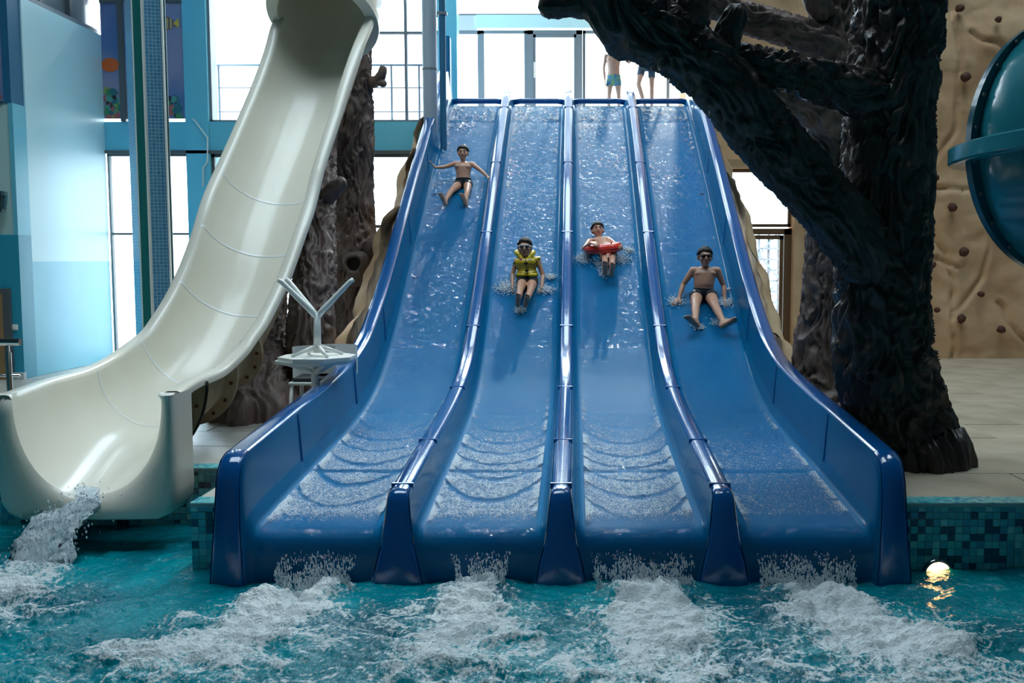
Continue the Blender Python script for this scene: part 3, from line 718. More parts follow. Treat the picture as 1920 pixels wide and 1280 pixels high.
def lane_row(i, lane, lift=0.0):
    """Cross-section points of a lane at station i, from the left wall top to the right wall top."""
    xa, xb, outl, outr = LANES[lane]
    F = np.array(st_F[i]); row = []
    for side in (0, 1):
        outer = outl if side == 0 else outr
        T = np.array(st_O[i] if outer else st_T[i]); hw = RAIL_HW + (0.0 if i < NRUN else (st_hw[i] - 0.065) * 0.35) if outer else st_hw[i]
        wtop = (xa + hw) if side == 0 else (xb - hw)
        s = 1 if side == 0 else -1
        # (offset from wall top x towards the lane, height fraction)
        sec = [(0.0, 1.0), (0.004, 0.93), (0.010, 0.7), (0.018, 0.45), (0.028, 0.24), (0.040, 0.14), (0.058, 0.065), (0.085, 0.02), (0.118, 0.0)] if not outer else \
              [(0.0, 1.0), (0.004, 0.97), (0.012, 0.8), (0.022, 0.55), (0.032, 0.30), (0.036, 0.20), (0.052, 0.165), (0.060, 0.10), (0.078, 0.045), (0.105, 0.012), (0.135, 0.0)]
        pts = [(wtop + s * dx, F[0] + (T[0] - F[0]) * h, F[1] + (T[1] - F[1]) * h) for dx, h in sec]
        row += pts if side == 0 else pts[::-1]
        if side == 0:
            e0 = pts[-1][0]; e1 = (xb - (RAIL_HW if outr else st_hw[i])) - (0.135 if outr else 0.118)
            row += [(e0 + (e1 - e0) * q, F[0], F[1]) for q in (0.17, 0.33, 0.5, 0.67, 0.83)]
    return row

slide = thing('water_slide', 'wide blue fibreglass water slide with four lanes running into the pool', 'water slide', (0, 12, DECK))
bounds = [0] + [YS.index(min(YS, key=lambda q: abs(q - s))) for s in sorted(SEAMS, reverse=True)] + [NS - 1]
for lane in range(4):
    for k in range(len(bounds) - 1):
        i0, i1 = bounds[k], bounds[k + 1]
        rows = [lane_row(i, lane) for i in range(i0, i1 + 1)]
        A = np.array(rows)
        # a shallow groove where two sections meet
        if k > 0: A[0, :, 2] -= 0.006
        if k < len(bounds) - 2: A[-1, :, 2] -= 0.006
        mb = MB(); mb.grid(A, flip=False); ob = mb.build('lane_section', [M['slide_blue'], M['lane_blue']], slide, angle=50)
        cz = len(rows[0]) - 1; fl0 = 8 if LANES[lane][2] is False else 10; fl1 = cz - (8 if LANES[lane][3] is False else 10)
        ob.data.polygons.foreach_set('material_index', [1 if fl0 - 2 <= (q % cz) < fl1 + 2 and (q // cz) + i0 < NRUN + 2 else 0 for q in range(len(ob.data.polygons))])

def cap_sweep(name, xc, T, hw, over, i0, i1, drop, mtl):
    """Rounded cap that covers a divider or rail."""
    rows = []
    for i in range(i0, i1 + 1):
        t = np.array(T[i]); a = np.array(T[max(i - 1, 0)]); b = np.array(T[min(i + 1, NS - 1)])
        tg = b - a; tg /= np.linalg.norm(tg) + 1e-9; nrm = np.array([-tg[1], tg[0]])
        if nrm[1] < 0 and i < NRUN: nrm = -nrm
        if i >= NRUN and nrm[0] > 0: nrm = -nrm
        w = hw[i] + over
        sec = [(-w, -drop), (-w - 0.002, -0.016), (-w + 0.008, 0.004), (-w + 0.024, 0.013), (0, 0.016), (w - 0.024, 0.013), (w - 0.008, 0.004), (w + 0.002, -0.016), (w, -drop)]
        rows.append([(xc + dx, t[0] + nrm[0] * dn, t[1] + nrm[1] * dn) for dx, dn in sec])
    A = np.array(rows)
    A = np.concatenate([A[:1] * 0.0 + A[:1].mean(1, keepdims=True) * 0 + A[:1], A])
    mb = MB(); mb.grid(A[1:], flip=False)
    n = A.shape[1]; r0 = list(range(n)); r1 = list(range((len(rows) - 1) * n, len(rows) * n))
    mb.f.append(tuple(r0)); mb.m.append(0); mb.f.append(tuple(r1[::-1])); mb.m.append(0)
    return mb.build(name, mtl, slide, angle=45)
gap = 0
for x in DIVX:
    bs = bounds[:-1] + [NRUN - 1, NS - 1]
    for k in range(len(bs) - 1):
        cap_sweep('divider_cap' if k < len(bs) - 2 else 'divider_nose', x, st_T, [w - 0.002 for w in st_hw], 0.004 if k < len(bs) - 2 else 0.0, bs[k], bs[k + 1], 0.03, M['slide_cap'])
    # raised joint strips
    for s in SEAMS + [6.44]:
        i = YS.index(min(YS, key=lambda q: abs(q - s))); y, z = st_T[i]
        a = math.atan(float(floor_slope(min(y, 17.2))))
        j = MB().box((-0.073, -0.012, -0.02), (0.073, 0.012, 0.019), 0.004).build('joint_strip', M['slide_cap'], None)
        j.parent = slide; j.matrix_parent_inverse = Matrix.Translation(slide.location).inverted()
        j.location = (x, y, z); j.rotation_euler = (a, 0, 0)
for sx in (-1, 1):
    bs = bounds[:-1] + [NRUN - 1, NS - 1]
    hwO = [RAIL_HW - 0.002 + (0 if i < NRUN else (st_hw[i] - 0.065) * 0.35) for i in range(NS)]
    for k in range(len(bs) - 1):
        cap_sweep('rail_cap' if k < len(bs) - 2 else 'rail_nose', sx * RAILX, st_O, hwO, 0.004 if k < len(bs) - 2 else 0.0, bs[k], bs[k + 1], 0.03, M['slide_cap'])
    for k in range(len(bounds) - 1):      # outer skins of the rail
        rows = []
        for i in range(bounds[k], bounds[k + 1] + 1):
            F, T = st_F[i], st_O[i]; w = RAIL_HW + (0 if i < NRUN else (st_hw[i] - 0.065) * 0.35)
            rows.append([(sx * (RAILX + w + 0.012 * (1 - h)), F[0] + (T[0] - F[0]) * h, F[1] - 0.35 * (1 - h) + (T[1] - F[1]) * h) for h in (0.0, 0.33, 0.66, 1.0)])
        MB().grid(rows, flip=(sx < 0)).build('outer_skin', M['slide_blue'], slide, angle=50)
    for s in SEAMS:                       # seams on the inner face of the high rail
        i = YS.index(min(YS, key=lambda q: abs(q - s)))
        F, T = st_F[i], st_O[i]; xi = RAILX - RAIL_HW
        sec = [(0.006, 0.97), (0.016, 0.8), (0.026, 0.55), (0.036, 0.30), (0.042, 0.20)]
        rows = [[(sx * (xi - dx - e), F[0] + (T[0] - F[0]) * h + d_, F[1] + (T[1] - F[1]) * h) for d_, e in ((-0.012, -0.004), (-0.008, 0.004), (0.008, 0.004), (0.012, -0.004))] for dx, h in sec]
        MB().grid(rows, flip=(sx > 0)).build('seam_strip', M['slide_cap'], slide, sm=True)
    # back post at the crest
    x = sx * RAILX
    mb = MB(); z0_, z1_ = st_O[0][1] - 0.05, PZ(70, 17.4)
    if sx < 0: mb.box((x - 0.02, 17.25, z0_ - 0.7), (x + 0.10, 17.52, z1_), 0.02)
    else: mb.box((x - 0.10, 17.25, z0_ - 0.7), (x + 0.02, 17.52, z1_ - 0.3), 0.02)
    mb.build('crest_post', M['slide_blue'], slide)
# start bar across every lane
for lane in range(4):
    xa, xb = LANES[lane][:2]
    MB().tube([(xa + 0.09, 17.42, 4.795), (xa + 0.2, 17.40, 4.81), (xb - 0.2, 17.40, 4.81), (xb - 0.09, 17.42, 4.795)], 0.05, 12).build('start_bar', M['slide_cap'], slide, sm=True)
# underside frame so that the slide stands on something
for y in (12.4, 14.2, 16.2):
    for x in (-1.9, 0, 1.9):
        MB().tube([(x, y, DECK), (x, y, float(floor_z(y)) - 0.02)], 0.06, 12).build('support_leg', M['steel'], slide, angle=40)

# rock cladding along both flanks
for sx, mm, lb in ((-1, 'rock', 'rough sandy rock flank along the left side of the blue slide'), (1, 'rock_warm', 'rough sandy rock flank along the right side of the blue slide')):
    ys = np.arange(9.8, 15.95, 0.05); hs = np.linspace(0, 1, 40)
    Yg, Hg = np.meshgrid(ys, hs, indexing='ij')
    top = floor_z(Yg) + RAIL_H - 0.10 + 0.14 * smooth(16.2, 17.2, Yg) + 0.16 * fbm(Yg * 1.3, 0 * Yg, 0 * Yg, 3, 5 + sx)
    top = np.where(Yg < 10.6, DECK + (top - DECK) * smooth(9.7, 10.6, Yg), top)
    Z = DECK - 0.02 + (top - DECK) * Hg
    Xg = RAILX + RAIL_HW + 0.22 + 0.09 * fbm(Yg * 1.2, Z * 1.2, 0 * Yg, 4, 21 + sx) - 0.16 * smooth(0.85, 1.0, Hg)
    V = np.stack([sx * Xg, Yg, Z], -1).reshape(-1, 3)
    o = np_mesh('rock_flank', V, grid_quads(len(ys), len(hs), flip=(sx < 0)), M[mm])
    tag(o, lb, 'rock')

# ------------------------------------------------------------------ running water on the lanes
def wet_mat(name, tint, gloss_rough, white):
    """Clear water with fine ripples and a little trapped air."""
    m = bpy.data.materials.new(name); m.use_nodes = True; nt = m.node_tree; nt.nodes.clear()
    out = nt.nodes.new('ShaderNodeOutputMaterial')
    tr = nt.nodes.new('ShaderNodeBsdfTransparent'); tr.inputs[0].default_value = (*tint, 1)
    gl = nt.nodes.new('ShaderNodeBsdfGlossy'); gl.inputs['Roughness'].default_value = gloss_rough
    df = nt.nodes.new('ShaderNodeBsdfDiffuse'); df.inputs[0].default_value = (0.62, 0.72, 0.78, 1)
    fr = nt.nodes.new('ShaderNodeFresnel'); fr.inputs[0].default_value = 1.45
    tc = nt.nodes.new('ShaderNodeTexCoord'); mp = nt.nodes.new('ShaderNodeMapping'); mp.inputs['Scale'].default_value = (1, 0.8, 0.8)
    n1 = nt.nodes.new('ShaderNodeTexNoise'); n1.inputs['Scale'].default_value = 17; n1.inputs['Detail'].default_value = 6; n1.inputs['Roughness'].default_value = 0.6
    n1.inputs['Distortion'].default_value = 0.8
    bp = nt.nodes.new('ShaderNodeBump'); bp.inputs['Strength'].default_value = 1.0; bp.inputs['Distance'].default_value = 0.05
    nt.links.new(tc.outputs['Object'], mp.inputs[0]); nt.links.new(mp.outputs[0], n1.inputs['Vector']); nt.links.new(n1.outputs[0], bp.inputs['Height'])
    for s in (gl, fr): nt.links.new(bp.outputs[0], s.inputs['Normal'])
    at = nt.nodes.new('ShaderNodeAttribute'); at.attribute_name = 'foam'
    n2 = nt.nodes.new('ShaderNodeTexNoise'); n2.inputs['Scale'].default_value = 95; n2.inputs['Detail'].default_value = 3; n2.inputs['Roughness'].default_value = 0.7
    nt.links.new(tc.outputs['Object'], n2.inputs['Vector'])
    ad = nt.nodes.new('ShaderNodeMath'); ad.operation = 'ADD'
    mr = nt.nodes.new('ShaderNodeMapRange'); mr.inputs[1].default_value = 0.80; mr.inputs[2].default_value = 0.96; mr.inputs[3].default_value = 0.0; mr.inputs[4].default_value = white
    nt.links.new(n2.outputs[0], ad.inputs[0]); nt.links.new(at.outputs['Fac'], ad.inputs[1]); nt.links.new(ad.outputs[0], mr.inputs[0])
    m1 = nt.nodes.new('ShaderNodeMixShader'); m2 = nt.nodes.new('ShaderNodeMixShader')
    nt.links.new(mr.outputs[0], m1.inputs[0]); nt.links.new(tr.outputs[0], m1.inputs[1]); nt.links.new(df.outputs[0], m1.inputs[2])
    fm = nt.nodes.new('ShaderNodeMath'); fm.operation = 'MULTIPLY'; fm.inputs[1].default_value = 0.2; fm.use_clamp = True
    nt.links.new(fr.outputs[0], fm.inputs[0]); nt.links.new(fm.outputs[0], m2.inputs[0]); nt.links.new(m1.outputs[0], m2.inputs[1]); nt.links.new(gl.outputs[0], m2.inputs[2])
    nt.links.new(m2.outputs[0], out.inputs[0])
    return m
M['wet'] = wet_mat('running_water', (0.92, 0.98, 1.0), 0.10, 0.80)

def add_attr(o, name, vals):
    a = o.data.attributes.new(name, 'FLOAT', 'POINT'); a.data.foreach_set('value', np.asarray(vals, np.float32).ravel())

LANE_WORDS = ['first lane, under the boy with spread arms', 'second lane, under the boy in the yellow vest', 'third lane, under the boy with the red ring', 'fourth lane, under the biggest boy']
lane_mid = [(-RAILX + RAIL_HW + 0.135 - 1.05 - 0.065 - 0.118) / 2, -0.525, 0.525, (1.05 + 0.183 + RAILX - RAIL_HW - 0.135) / 2]
lane_half = [(-1.05 - 0.183 - (-RAILX + RAIL_HW + 0.135)) / 2, 0.342, 0.342, (RAILX - RAIL_HW - 0.135 - 1.05 - 0.183) / 2]
def arc(y, x, k):
    """Roll waves on the flat run-out: fronts bowed towards the pool."""
    ph = (y - 0.55 * x * x * 1.1 + 0.05 * np.sin(3 * y + k)) * 2 * np.pi / 0.42
    return np.maximum(0, np.sin(ph + 0.9 * np.sin(y * 2.1 + k * 1.7))) ** 10 * (0.4 + 0.6 * (np.sin(y * 5.3 + k * 2) > -0.3))
for k in range(4):
    ys = np.concatenate([np.arange(17.3, 6.42, -0.02)]); us = np.linspace(-1, 1, 45)
    lip = [(p[0], p[1]) for p in lipF[:5]]
    Yg, Ug = np.meshgrid(ys, us, indexing='ij')
    hw = lane_half[k] + 0.02
    X0 = Ug * hw
    zf = floor_z(Yg)
    n = fbm(X0 * 20 + k * 9, Yg * 15, 0 * Yg, 3, 40 + k) * 0.0065
    run = 1 - smooth(9.2, 10.4, Yg)
    r = arc(Yg, X0 / hw * 0.8, k) * (0.0 if k == 3 else 0.016) * run * smooth(6.42, 6.9, Yg)
    top = smooth(15.6, 16.6, Yg)
    n = n * (1 + 1.6 * top)
    edge = smooth(0.8, 1.0, np.abs(Ug))
    Z = zf + 0.014 + n + r + edge * 0.012
    Z = Z - 0.010 * np.exp(-(np.min(np.abs(Yg[..., None] - np.array(SEAMS)), -1) / 0.025) ** 2)
    V = np.stack([lane_mid[k] + X0, Yg, Z], -1)
    # carry the sheet over the lip
    L = [];
    for j, (ly, lz) in enumerate(lip):
        row = V[-1].copy(); row[:, 1] = ly - 0.02; row[:, 2] = lz + 0.02 - 0.003 * j + fbm(row[:, 0] * 16, row[:, 1] * 0 + j, 0, 2, 60 + k) * 0.006; L.append(row)
    V = np.concatenate([V, np.array(L)], 0)
    rp = np.clip(1 - np.abs(fbm(X0 * 17 + k * 3.3 + 0.4 * np.sin(Yg * 3), Yg * 10, 0 * Yg, 2, 140 + k)) * 2.4, 0, 1)
    spk = 0.36 * (1 - smooth(7.6, 11.4, Yg)) * (0.75 if k == 3 else 1.0)  # white specks paint the glints of the run-out, fewer in the dimmer fourth lane
    spk = spk + rp * (0.07 + 0.33 * smooth(11.6, 15.0, Yg)) * (0.7 + 0.5 * noise3(X0 * 3, Yg * 1.3, 0 * Yg, 150 + k))  # light on the ripples painted as white streaks, strongest on the upper lanes
    foam_glint = spk - 0.34 * (r / 0.016) + 0.20 * top + 0.16 * edge * (noise3(Yg * 6, Ug * 2, 0 * Yg, 5) > -0.2)
    sd = np.min(np.abs(Yg[..., None] - np.array(SEAMS)), -1); foam_glint = foam_glint - 0.30 * np.exp(-(sd / 0.03) ** 2)
    foam_glint = foam_glint - 0.1 * smooth(6.6, 6.44, Yg)
    foam_glint = np.concatenate([foam_glint, np.repeat(np.array([[0.20], [0.14], [0.10], [0.06], [0.02]]), foam_glint.shape[1], 1)], 0)
    o = np_mesh('water_sheet', V.reshape(-1, 3), grid_quads(V.shape[0], V.shape[1]), M['wet'])
    add_attr(o, 'foam', foam_glint)
    tag(o, 'thin sheet of water running down the ' + LANE_WORDS[k], 'water', 'water sheets on the slide lanes', 'stuff')
# ------------------------------------------------------------------ pool water with froth and painted glints
def pool_mat():
    m = bpy.data.materials.new('pool_water'); m.use_nodes = True; nt = m.node_tree; nt.nodes.clear()
    out = nt.nodes.new('ShaderNodeOutputMaterial'); w = nt.nodes.new('ShaderNodeBsdfPrincipled'); f = nt.nodes.new('ShaderNodeBsdfPrincipled')
    tc = nt.nodes.new('ShaderNodeTexCoord')
    nc = nt.nodes.new('ShaderNodeTexNoise'); nc.inputs['Scale'].default_value = 1.3; nc.inputs['Detail'].default_value = 4
    rc = nt.nodes.new('ShaderNodeValToRGB'); rc.color_ramp.elements[0].color = (0.0, 0.15, 0.21, 1); rc.color_ramp.elements[1].color = (0.0, 0.33, 0.39, 1)
    rc.color_ramp.elements[0].position = 0.35; rc.color_ramp.elements[1].position = 0.65
    nt.links.new(tc.outputs['Object'], nc.inputs[0]); nt.links.new(nc.outputs[0], rc.inputs[0]); nt.links.new(rc.outputs[0], w.inputs['Base Color'])
    w.inputs['Roughness'].default_value = 0.04; w.inputs['IOR'].default_value = 1.333
    n1 = nt.nodes.new('ShaderNodeTexNoise'); n1.inputs['Scale'].default_value = 26; n1.inputs['Detail'].default_value = 5; n1.inputs['Distortion'].default_value = 0.6
    bp = nt.nodes.new('ShaderNodeBump'); bp.inputs['Strength'].default_value = 0.7; bp.inputs['Distance'].default_value = 0.02
    nt.links.new(tc.outputs['Object'], n1.inputs[0]); nt.links.new(n1.outputs[0], bp.inputs['Height']); nt.links.new(bp.outputs[0], w.inputs['Normal'])
    f.inputs['Base Color'].default_value = (0.86, 0.92, 0.92, 1); f.inputs['Roughness'].default_value = 0.45
    n3 = nt.nodes.new('ShaderNodeTexNoise'); n3.inputs['Scale'].default_value = 60; n3.inputs['Detail'].default_value = 4
    bp2 = nt.nodes.new('ShaderNodeBump'); bp2.inputs['Strength'].default_value = 0.9; bp2.inputs['Distance'].default_value = 0.02
    nt.links.new(tc.outputs['Object'], n3.inputs[0]); nt.links.new(n3.outputs[0], bp2.inputs['Height']); nt.links.new(bp2.outputs[0], f.inputs['Normal'])
    at = nt.nodes.new('ShaderNodeAttribute'); at.attribute_name = 'foam'
    n2 = nt.nodes.new('ShaderNodeTexNoise'); n2.inputs['Scale'].default_value = 48; n2.inputs['Detail'].default_value = 6; n2.inputs['Roughness'].default_value = 0.65
    nt.links.new(tc.outputs['Object'], n2.inputs[0])
    ad = nt.nodes.new('ShaderNodeMath'); ad.operation = 'ADD'; nt.links.new(at.outputs['Fac'], ad.inputs[0]); nt.links.new(n2.outputs[0], ad.inputs[1])
    mr = nt.nodes.new('ShaderNodeMapRange'); mr.inputs[1].default_value = 0.80; mr.inputs[2].default_value = 0.98
    nt.links.new(ad.outputs[0], mr.inputs[0])
    mx = nt.nodes.new('ShaderNodeMixShader'); nt.links.new(mr.outputs[0], mx.inputs[0]); nt.links.new(w.outputs[0], mx.inputs[1]); nt.links.new(f.outputs[0], mx.inputs[2])
    nt.links.new(mx.outputs[0], out.inputs[0])
    return m
M['pool'] = pool_mat()
xs = np.arange(-5.2, 4.6, 0.0125); ys = np.arange(4.1, 7.62, 0.0125)
Xg, Yg = np.meshgrid(xs, ys, indexing='ij')
D = np.zeros(Xg.shape)
for xc, yc, dr, w0, w1, L, s in ((lane_mid[0] + 0.02, 6.12, -0.35, 0.22, 0.38, 1.9, 1.1), (lane_mid[1], 6.14, -0.02, 0.20, 0.30, 1.9, 1.0),
                              (lane_mid[2] + 0.02, 6.12, 0.02, 0.26, 0.26, 2.0, 1.1), (lane_mid[3] - 0.02, 6.10, 0.30, 0.26, 0.34, 2.0, 1.1),
                              (-3.58, 6.70, 0.14, 0.28, 0.30, 1.5, 1.25)):
    t = yc - Yg
    d = np.exp(-(np.abs(Xg - xc - dr * t) / (w0 + w1 * np.maximum(t, 0))) ** 2.4) * np.where(t > 0, np.exp(-(t / L) ** 2), np.exp(-(t / 0.10) ** 2)) * s
    D = np.maximum(D, d)
wx = fbm(Xg * 2.3, Yg * 2.3, 0 * Xg, 3, 71) * 0.35; wy = fbm(Xg * 2.3, Yg * 2.3, 0 * Xg + 5, 3, 72) * 0.35
lace = 1 - np.abs(fbm((Xg + wx) * 5.0, (Yg + wy) * 8.5, 0 * Xg, 4, 73)) * 1.5
chop = fbm((Xg + wx * 0.3) * 4.2, (Yg + wy * 0.3) * 6.5, 0 * Xg, 5, 75)
near = np.clip(D * 1.3, 0, 1)
Z = -0.01 + chop * (0.014 + 0.030 * near) + fbm(Xg * 13, Yg * 17, 0 * Xg, 3, 77) * 0.006 + 0.028 * near ** 2 * np.exp(-((Yg - 6.0) / 0.25) ** 2) * (1 + 0.5 * chop) + 0.010 * near * fbm(Xg * 30, Yg * 34, 0 * Xg, 2, 79)
foam_glint = -0.04 + 0.235 * smooth(6.5, 5.7, Yg) * (0.60 + 0.40 * smooth(-3.2, -1.5, Xg) ) + 0.06 * chop * smooth(0.02, 0.4, D) + 0.10 * D + 0.34 * smooth(0.45, 1.15, D) + 0.26 * smooth(0.55, 1.0, lace) * smooth(0.05, 0.40, D + 0.30 * smooth(6.3, 5.3, Yg) * smooth(-3.0, -1.2, Xg) ) + 0.10 * np.maximum(chop, 0)  # even flecks in the foreground paint sparkle off the waves beside real froth
V = np.stack([Xg, Yg, Z], -1).reshape(-1, 3); Q = grid_quads(len(xs), len(ys))
nb = len(V); x0, x1, y0, y1 = xs[0], xs[-1], ys[0], ys[-1]
ext = np.array([(-12, -9, -0.01), (9, -9, -0.01), (9, y0, -0.01), (-12, y0, -0.01), (-12, 7.62, -0.01), (x0, y0, -0.01), (x0, 7.62, -0.01), (x1, y0, -0.01), (9, 7.62, -0.01), (x1, 7.62, -0.01)])
Q = np.concatenate([Q, np.array([(0, 1, 2, 3), (3, 5, 6, 4), (7, 2, 8, 9)]) + nb])
pool = np_mesh('pool_water', np.concatenate([V, ext]), Q, M['pool'])
add_attr(pool, 'foam', np.concatenate([foam_glint.ravel(), np.full(len(ext), -0.3)]))
tag(pool, 'choppy turquoise pool water with white foam below the slides', 'water', kind='stuff')
struct(MB().box((-12, -9, -1.7), (9, 7.7, -1.5)).build('floor_pool', M['tiles'][2]))
struct(MB().box((-12, -9.3, -1.7), (9, -9, -0.0)).build('wall_pool_front', M['tiles'][2]))

# drops falling off the lips
M['drops'] = drop_mat('water_drops', (0.90, 0.95, 0.97))
bs = MB().sphere((0, 0, 0), 1.0, 6, 5); DV = np.array(bs.v); DF = bs.f
def drops(name, pos, rad, m, label, cat='water splash', group=None, parent=None):
    V = (DV[None] * rad[:, None, :] + pos[:, None, :]).reshape(-1, 3); n = len(DV); q = [];
    F = [f if len(f) == 4 else (f[0], f[1], f[2], f[2]) for f in DF]
    tri = np.array([f for f in DF if len(f) == 3]); quad = np.array([f for f in DF if len(f) == 4])
    tris = np.concatenate([tri, quad[:, [0, 1, 2]], quad[:, [0, 2, 3]]])
    allf = (tris[None] + (np.arange(len(pos)) * n)[:, None, None]).reshape(-1, 3)
    o = np_mesh(name, V, allf, m, parent)
    return tag(o, label, cat, group, 'stuff')
for k in range(4):
    n = [1500, 1000, 2000, 1900][k]; hw = lane_half[k] * [0.72, 0.55, 0.95, 0.9][k]
    cxk = lane_mid[k] + [0.02, 0.02, 0.0, -0.02][k]
    x = cxk + RNG.uniform(-hw, hw, n); t = RNG.uniform(0, 1, n) ** 0.7
    clump = noise3(x * 22 + k * 5, t * 6, 0 * x, 88); keep = clump > -0.45; x = x[keep]; t = t[keep]; n = len(x)
    z = 0.20 - 0.22 * t + RNG.normal(0, 0.012, n); y = 6.20 - 0.12 * t ** 0.7 - RNG.uniform(0, 0.05, n)
    x = cxk + (x - cxk) * (1 - [0.05, 0.25, 0.08, 0.05][k] * t) + 0.012 * noise3(x * 9, t * 9, 0 * x, 89)
    s = RNG.uniform(0.0016, 0.0040, n) * (0.7 + 0.9 * t)
    drops('water_spill', np.stack([x, y, np.maximum(z, 0.0)], 1), np.stack([s, s, s * RNG.uniform(1.2, 4.5, n)], 1), M['drops'],
          'drops spilling from the lip of the ' + LANE_WORDS[k].split(',')[0] + ' into the pool', group='water spilling off the slide lips')

# ------------------------------------------------------------------ cream slide
cream = thing('chute_slide', 'cream fibreglass chute slide curving down into the pool on the left', 'water slide', (-3.45, 9, DECK))
CP = [(165, 742, 7.0), (222, 716, 7.8), (290, 692, 8.55), (345, 652, 9.08), (388, 602, 9.45), (432, 520, 9.86), (468, 424, 10.25), (500, 324, 10.68), (543, 210, 11.2), (588, 85, 11.75), (607, 30, 12.05)]
cp = np.array([tuple(P(*q)) for q in CP])
cp = np.concatenate([[cp[0] + (cp[0] - cp[1]) * 0.02], cp, [cp[-1] + np.array([0.05, 0.28, 0.45]), cp[-1] + np.array([-0.1, 0.55, 1.0]), cp[-1] + np.array([-0.6, 0.75, 1.7]), cp[-1] + np.array([-1.5, 0.85, 2.3])]])
def catmull(p, n):
    p = np.asarray(p, float); q = np.concatenate([[2 * p[0] - p[1]], p, [2 * p[-1] - p[-2]]]); out = []
    for i in range(1, len(q) - 2):
        for t in np.linspace(0, 1, n, endpoint=False):
            out.append(0.5 * (2 * q[i] + (q[i + 1] - q[i - 1]) * t + (2 * q[i - 1] - 5 * q[i] + 4 * q[i + 1] - q[i + 2]) * t * t + (3 * q[i] - q[i - 1] - 3 * q[i + 1] + q[i + 2]) * t ** 3))
    out.append(p[-1]); return np.array(out)
NSUB = 8
path = catmull(cp, NSUB)
tang = np.gradient(path, axis=0); tang /= np.linalg.norm(tang, axis=1)[:, None]
lat = np.cross(tang, np.array([0, 0, 1.0])); lat /= np.linalg.norm(lat, axis=1)[:, None]
nor = np.cross(lat, tang)
# lateral sense: towards +X (right in the photo)
def chute_rows(i0, i1, R=0.50, off=0.0, lips=True):
    rows = []
    for i in range(i0, i1 + 1):
        k = 1 - float(smooth(8, 22, i)); d = 0.52 + 0.20 * k        # deeper at the outlet
        sec = []
        if lips: sec += [(-0.63, -0.05), (-0.632, -0.012), (-0.62, 0.012), (-0.60, 0.02), (-0.54, 0.02), (-0.515, 0.012), (-0.503, -0.012)]
        for a in np.linspace(math.pi, 2 * math.pi, 29):
            c, s = math.cos(a), math.sin(a)
            rr = R + off
            sec.append((rr * np.sign(c) * abs(c) ** 0.85, -0.02 + (d - 0.02 + off) * (s if abs(s) > 0 else 0)))
        if lips: sec += [(0.503, -0.012), (0.515, 0.012), (0.54, 0.02), (0.60, 0.02), (0.62, 0.012), (0.632, -0.012), (0.63, -0.05)]
        rows.append([tuple(path[i] + lat[i] * a + nor[i] * b) for a, b in sec])
    return rows
J = [1, 4.3, 5.9, 7.0, 8.0, 11.0]                     # joints (in control points)
Ji = [int(round(j * NSUB)) for j in J]
for a, b in zip(Ji[:-1], Ji[1:]):
    MB().grid(chute_rows(a, b), flip=False).build('chute_section', M['cream'], cream, sm=True)
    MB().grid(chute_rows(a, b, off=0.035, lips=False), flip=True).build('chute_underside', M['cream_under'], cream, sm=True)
# pale joint lines on the inside, flanges with bolts below
for j in Ji[1:-1] + [int(3.0 * NSUB)]:
    r = np.array(chute_rows(j, j)[0]); t = tang[j]
    inner = r[4:-4]
    A = np.array([inner - t * 0.012 + (path[j] - inner) * 0.004, inner + (path[j] - inner) * 0.008, inner + t * 0.012 + (path[j] - inner) * 0.004])
    MB().grid(A).build('joint_line', mat('joint_white', (0.93, 0.93, 0.90), 0.25, coat=0.4), cream, sm=True)
for j in [int(2.35 * NSUB), int(3.6 * NSUB), int(4.7 * NSUB)]:
    o0 = np.array(chute_rows(j, j, off=0.03, lips=False)[0]); o1 = np.array(chute_rows(j, j, off=0.13, lips=False)[0]); t = tang[j] * 0.02
    mb = MB(); mb.grid([o0 - t, o1 - t, o1 + t, o0 + t]); fl_ = mb.build('flange', M['cream_under'], cream, sm=False)
    mid = (o0 + o1) / 2
    for q in range(1, 28, 3):
        c = Vector(mid[q]); tv = Vector(tang[j])
        MB().tube([c - tv * 0.035, c + tv * 0.035], [0.016, 0.016], 8).build('bolt', mat('rust', (0.12, 0.03, 0.012), 0.8), fl_)
    if j == int(2.35 * NSUB):
        MB().tube([tuple(q) for q in np.array(chute_rows(j, j, off=0.145, lips=False)[0])[8:] - tang[j] * 0.03], 0.012, 8).build('cable', M['black'], fl_, sm=True)
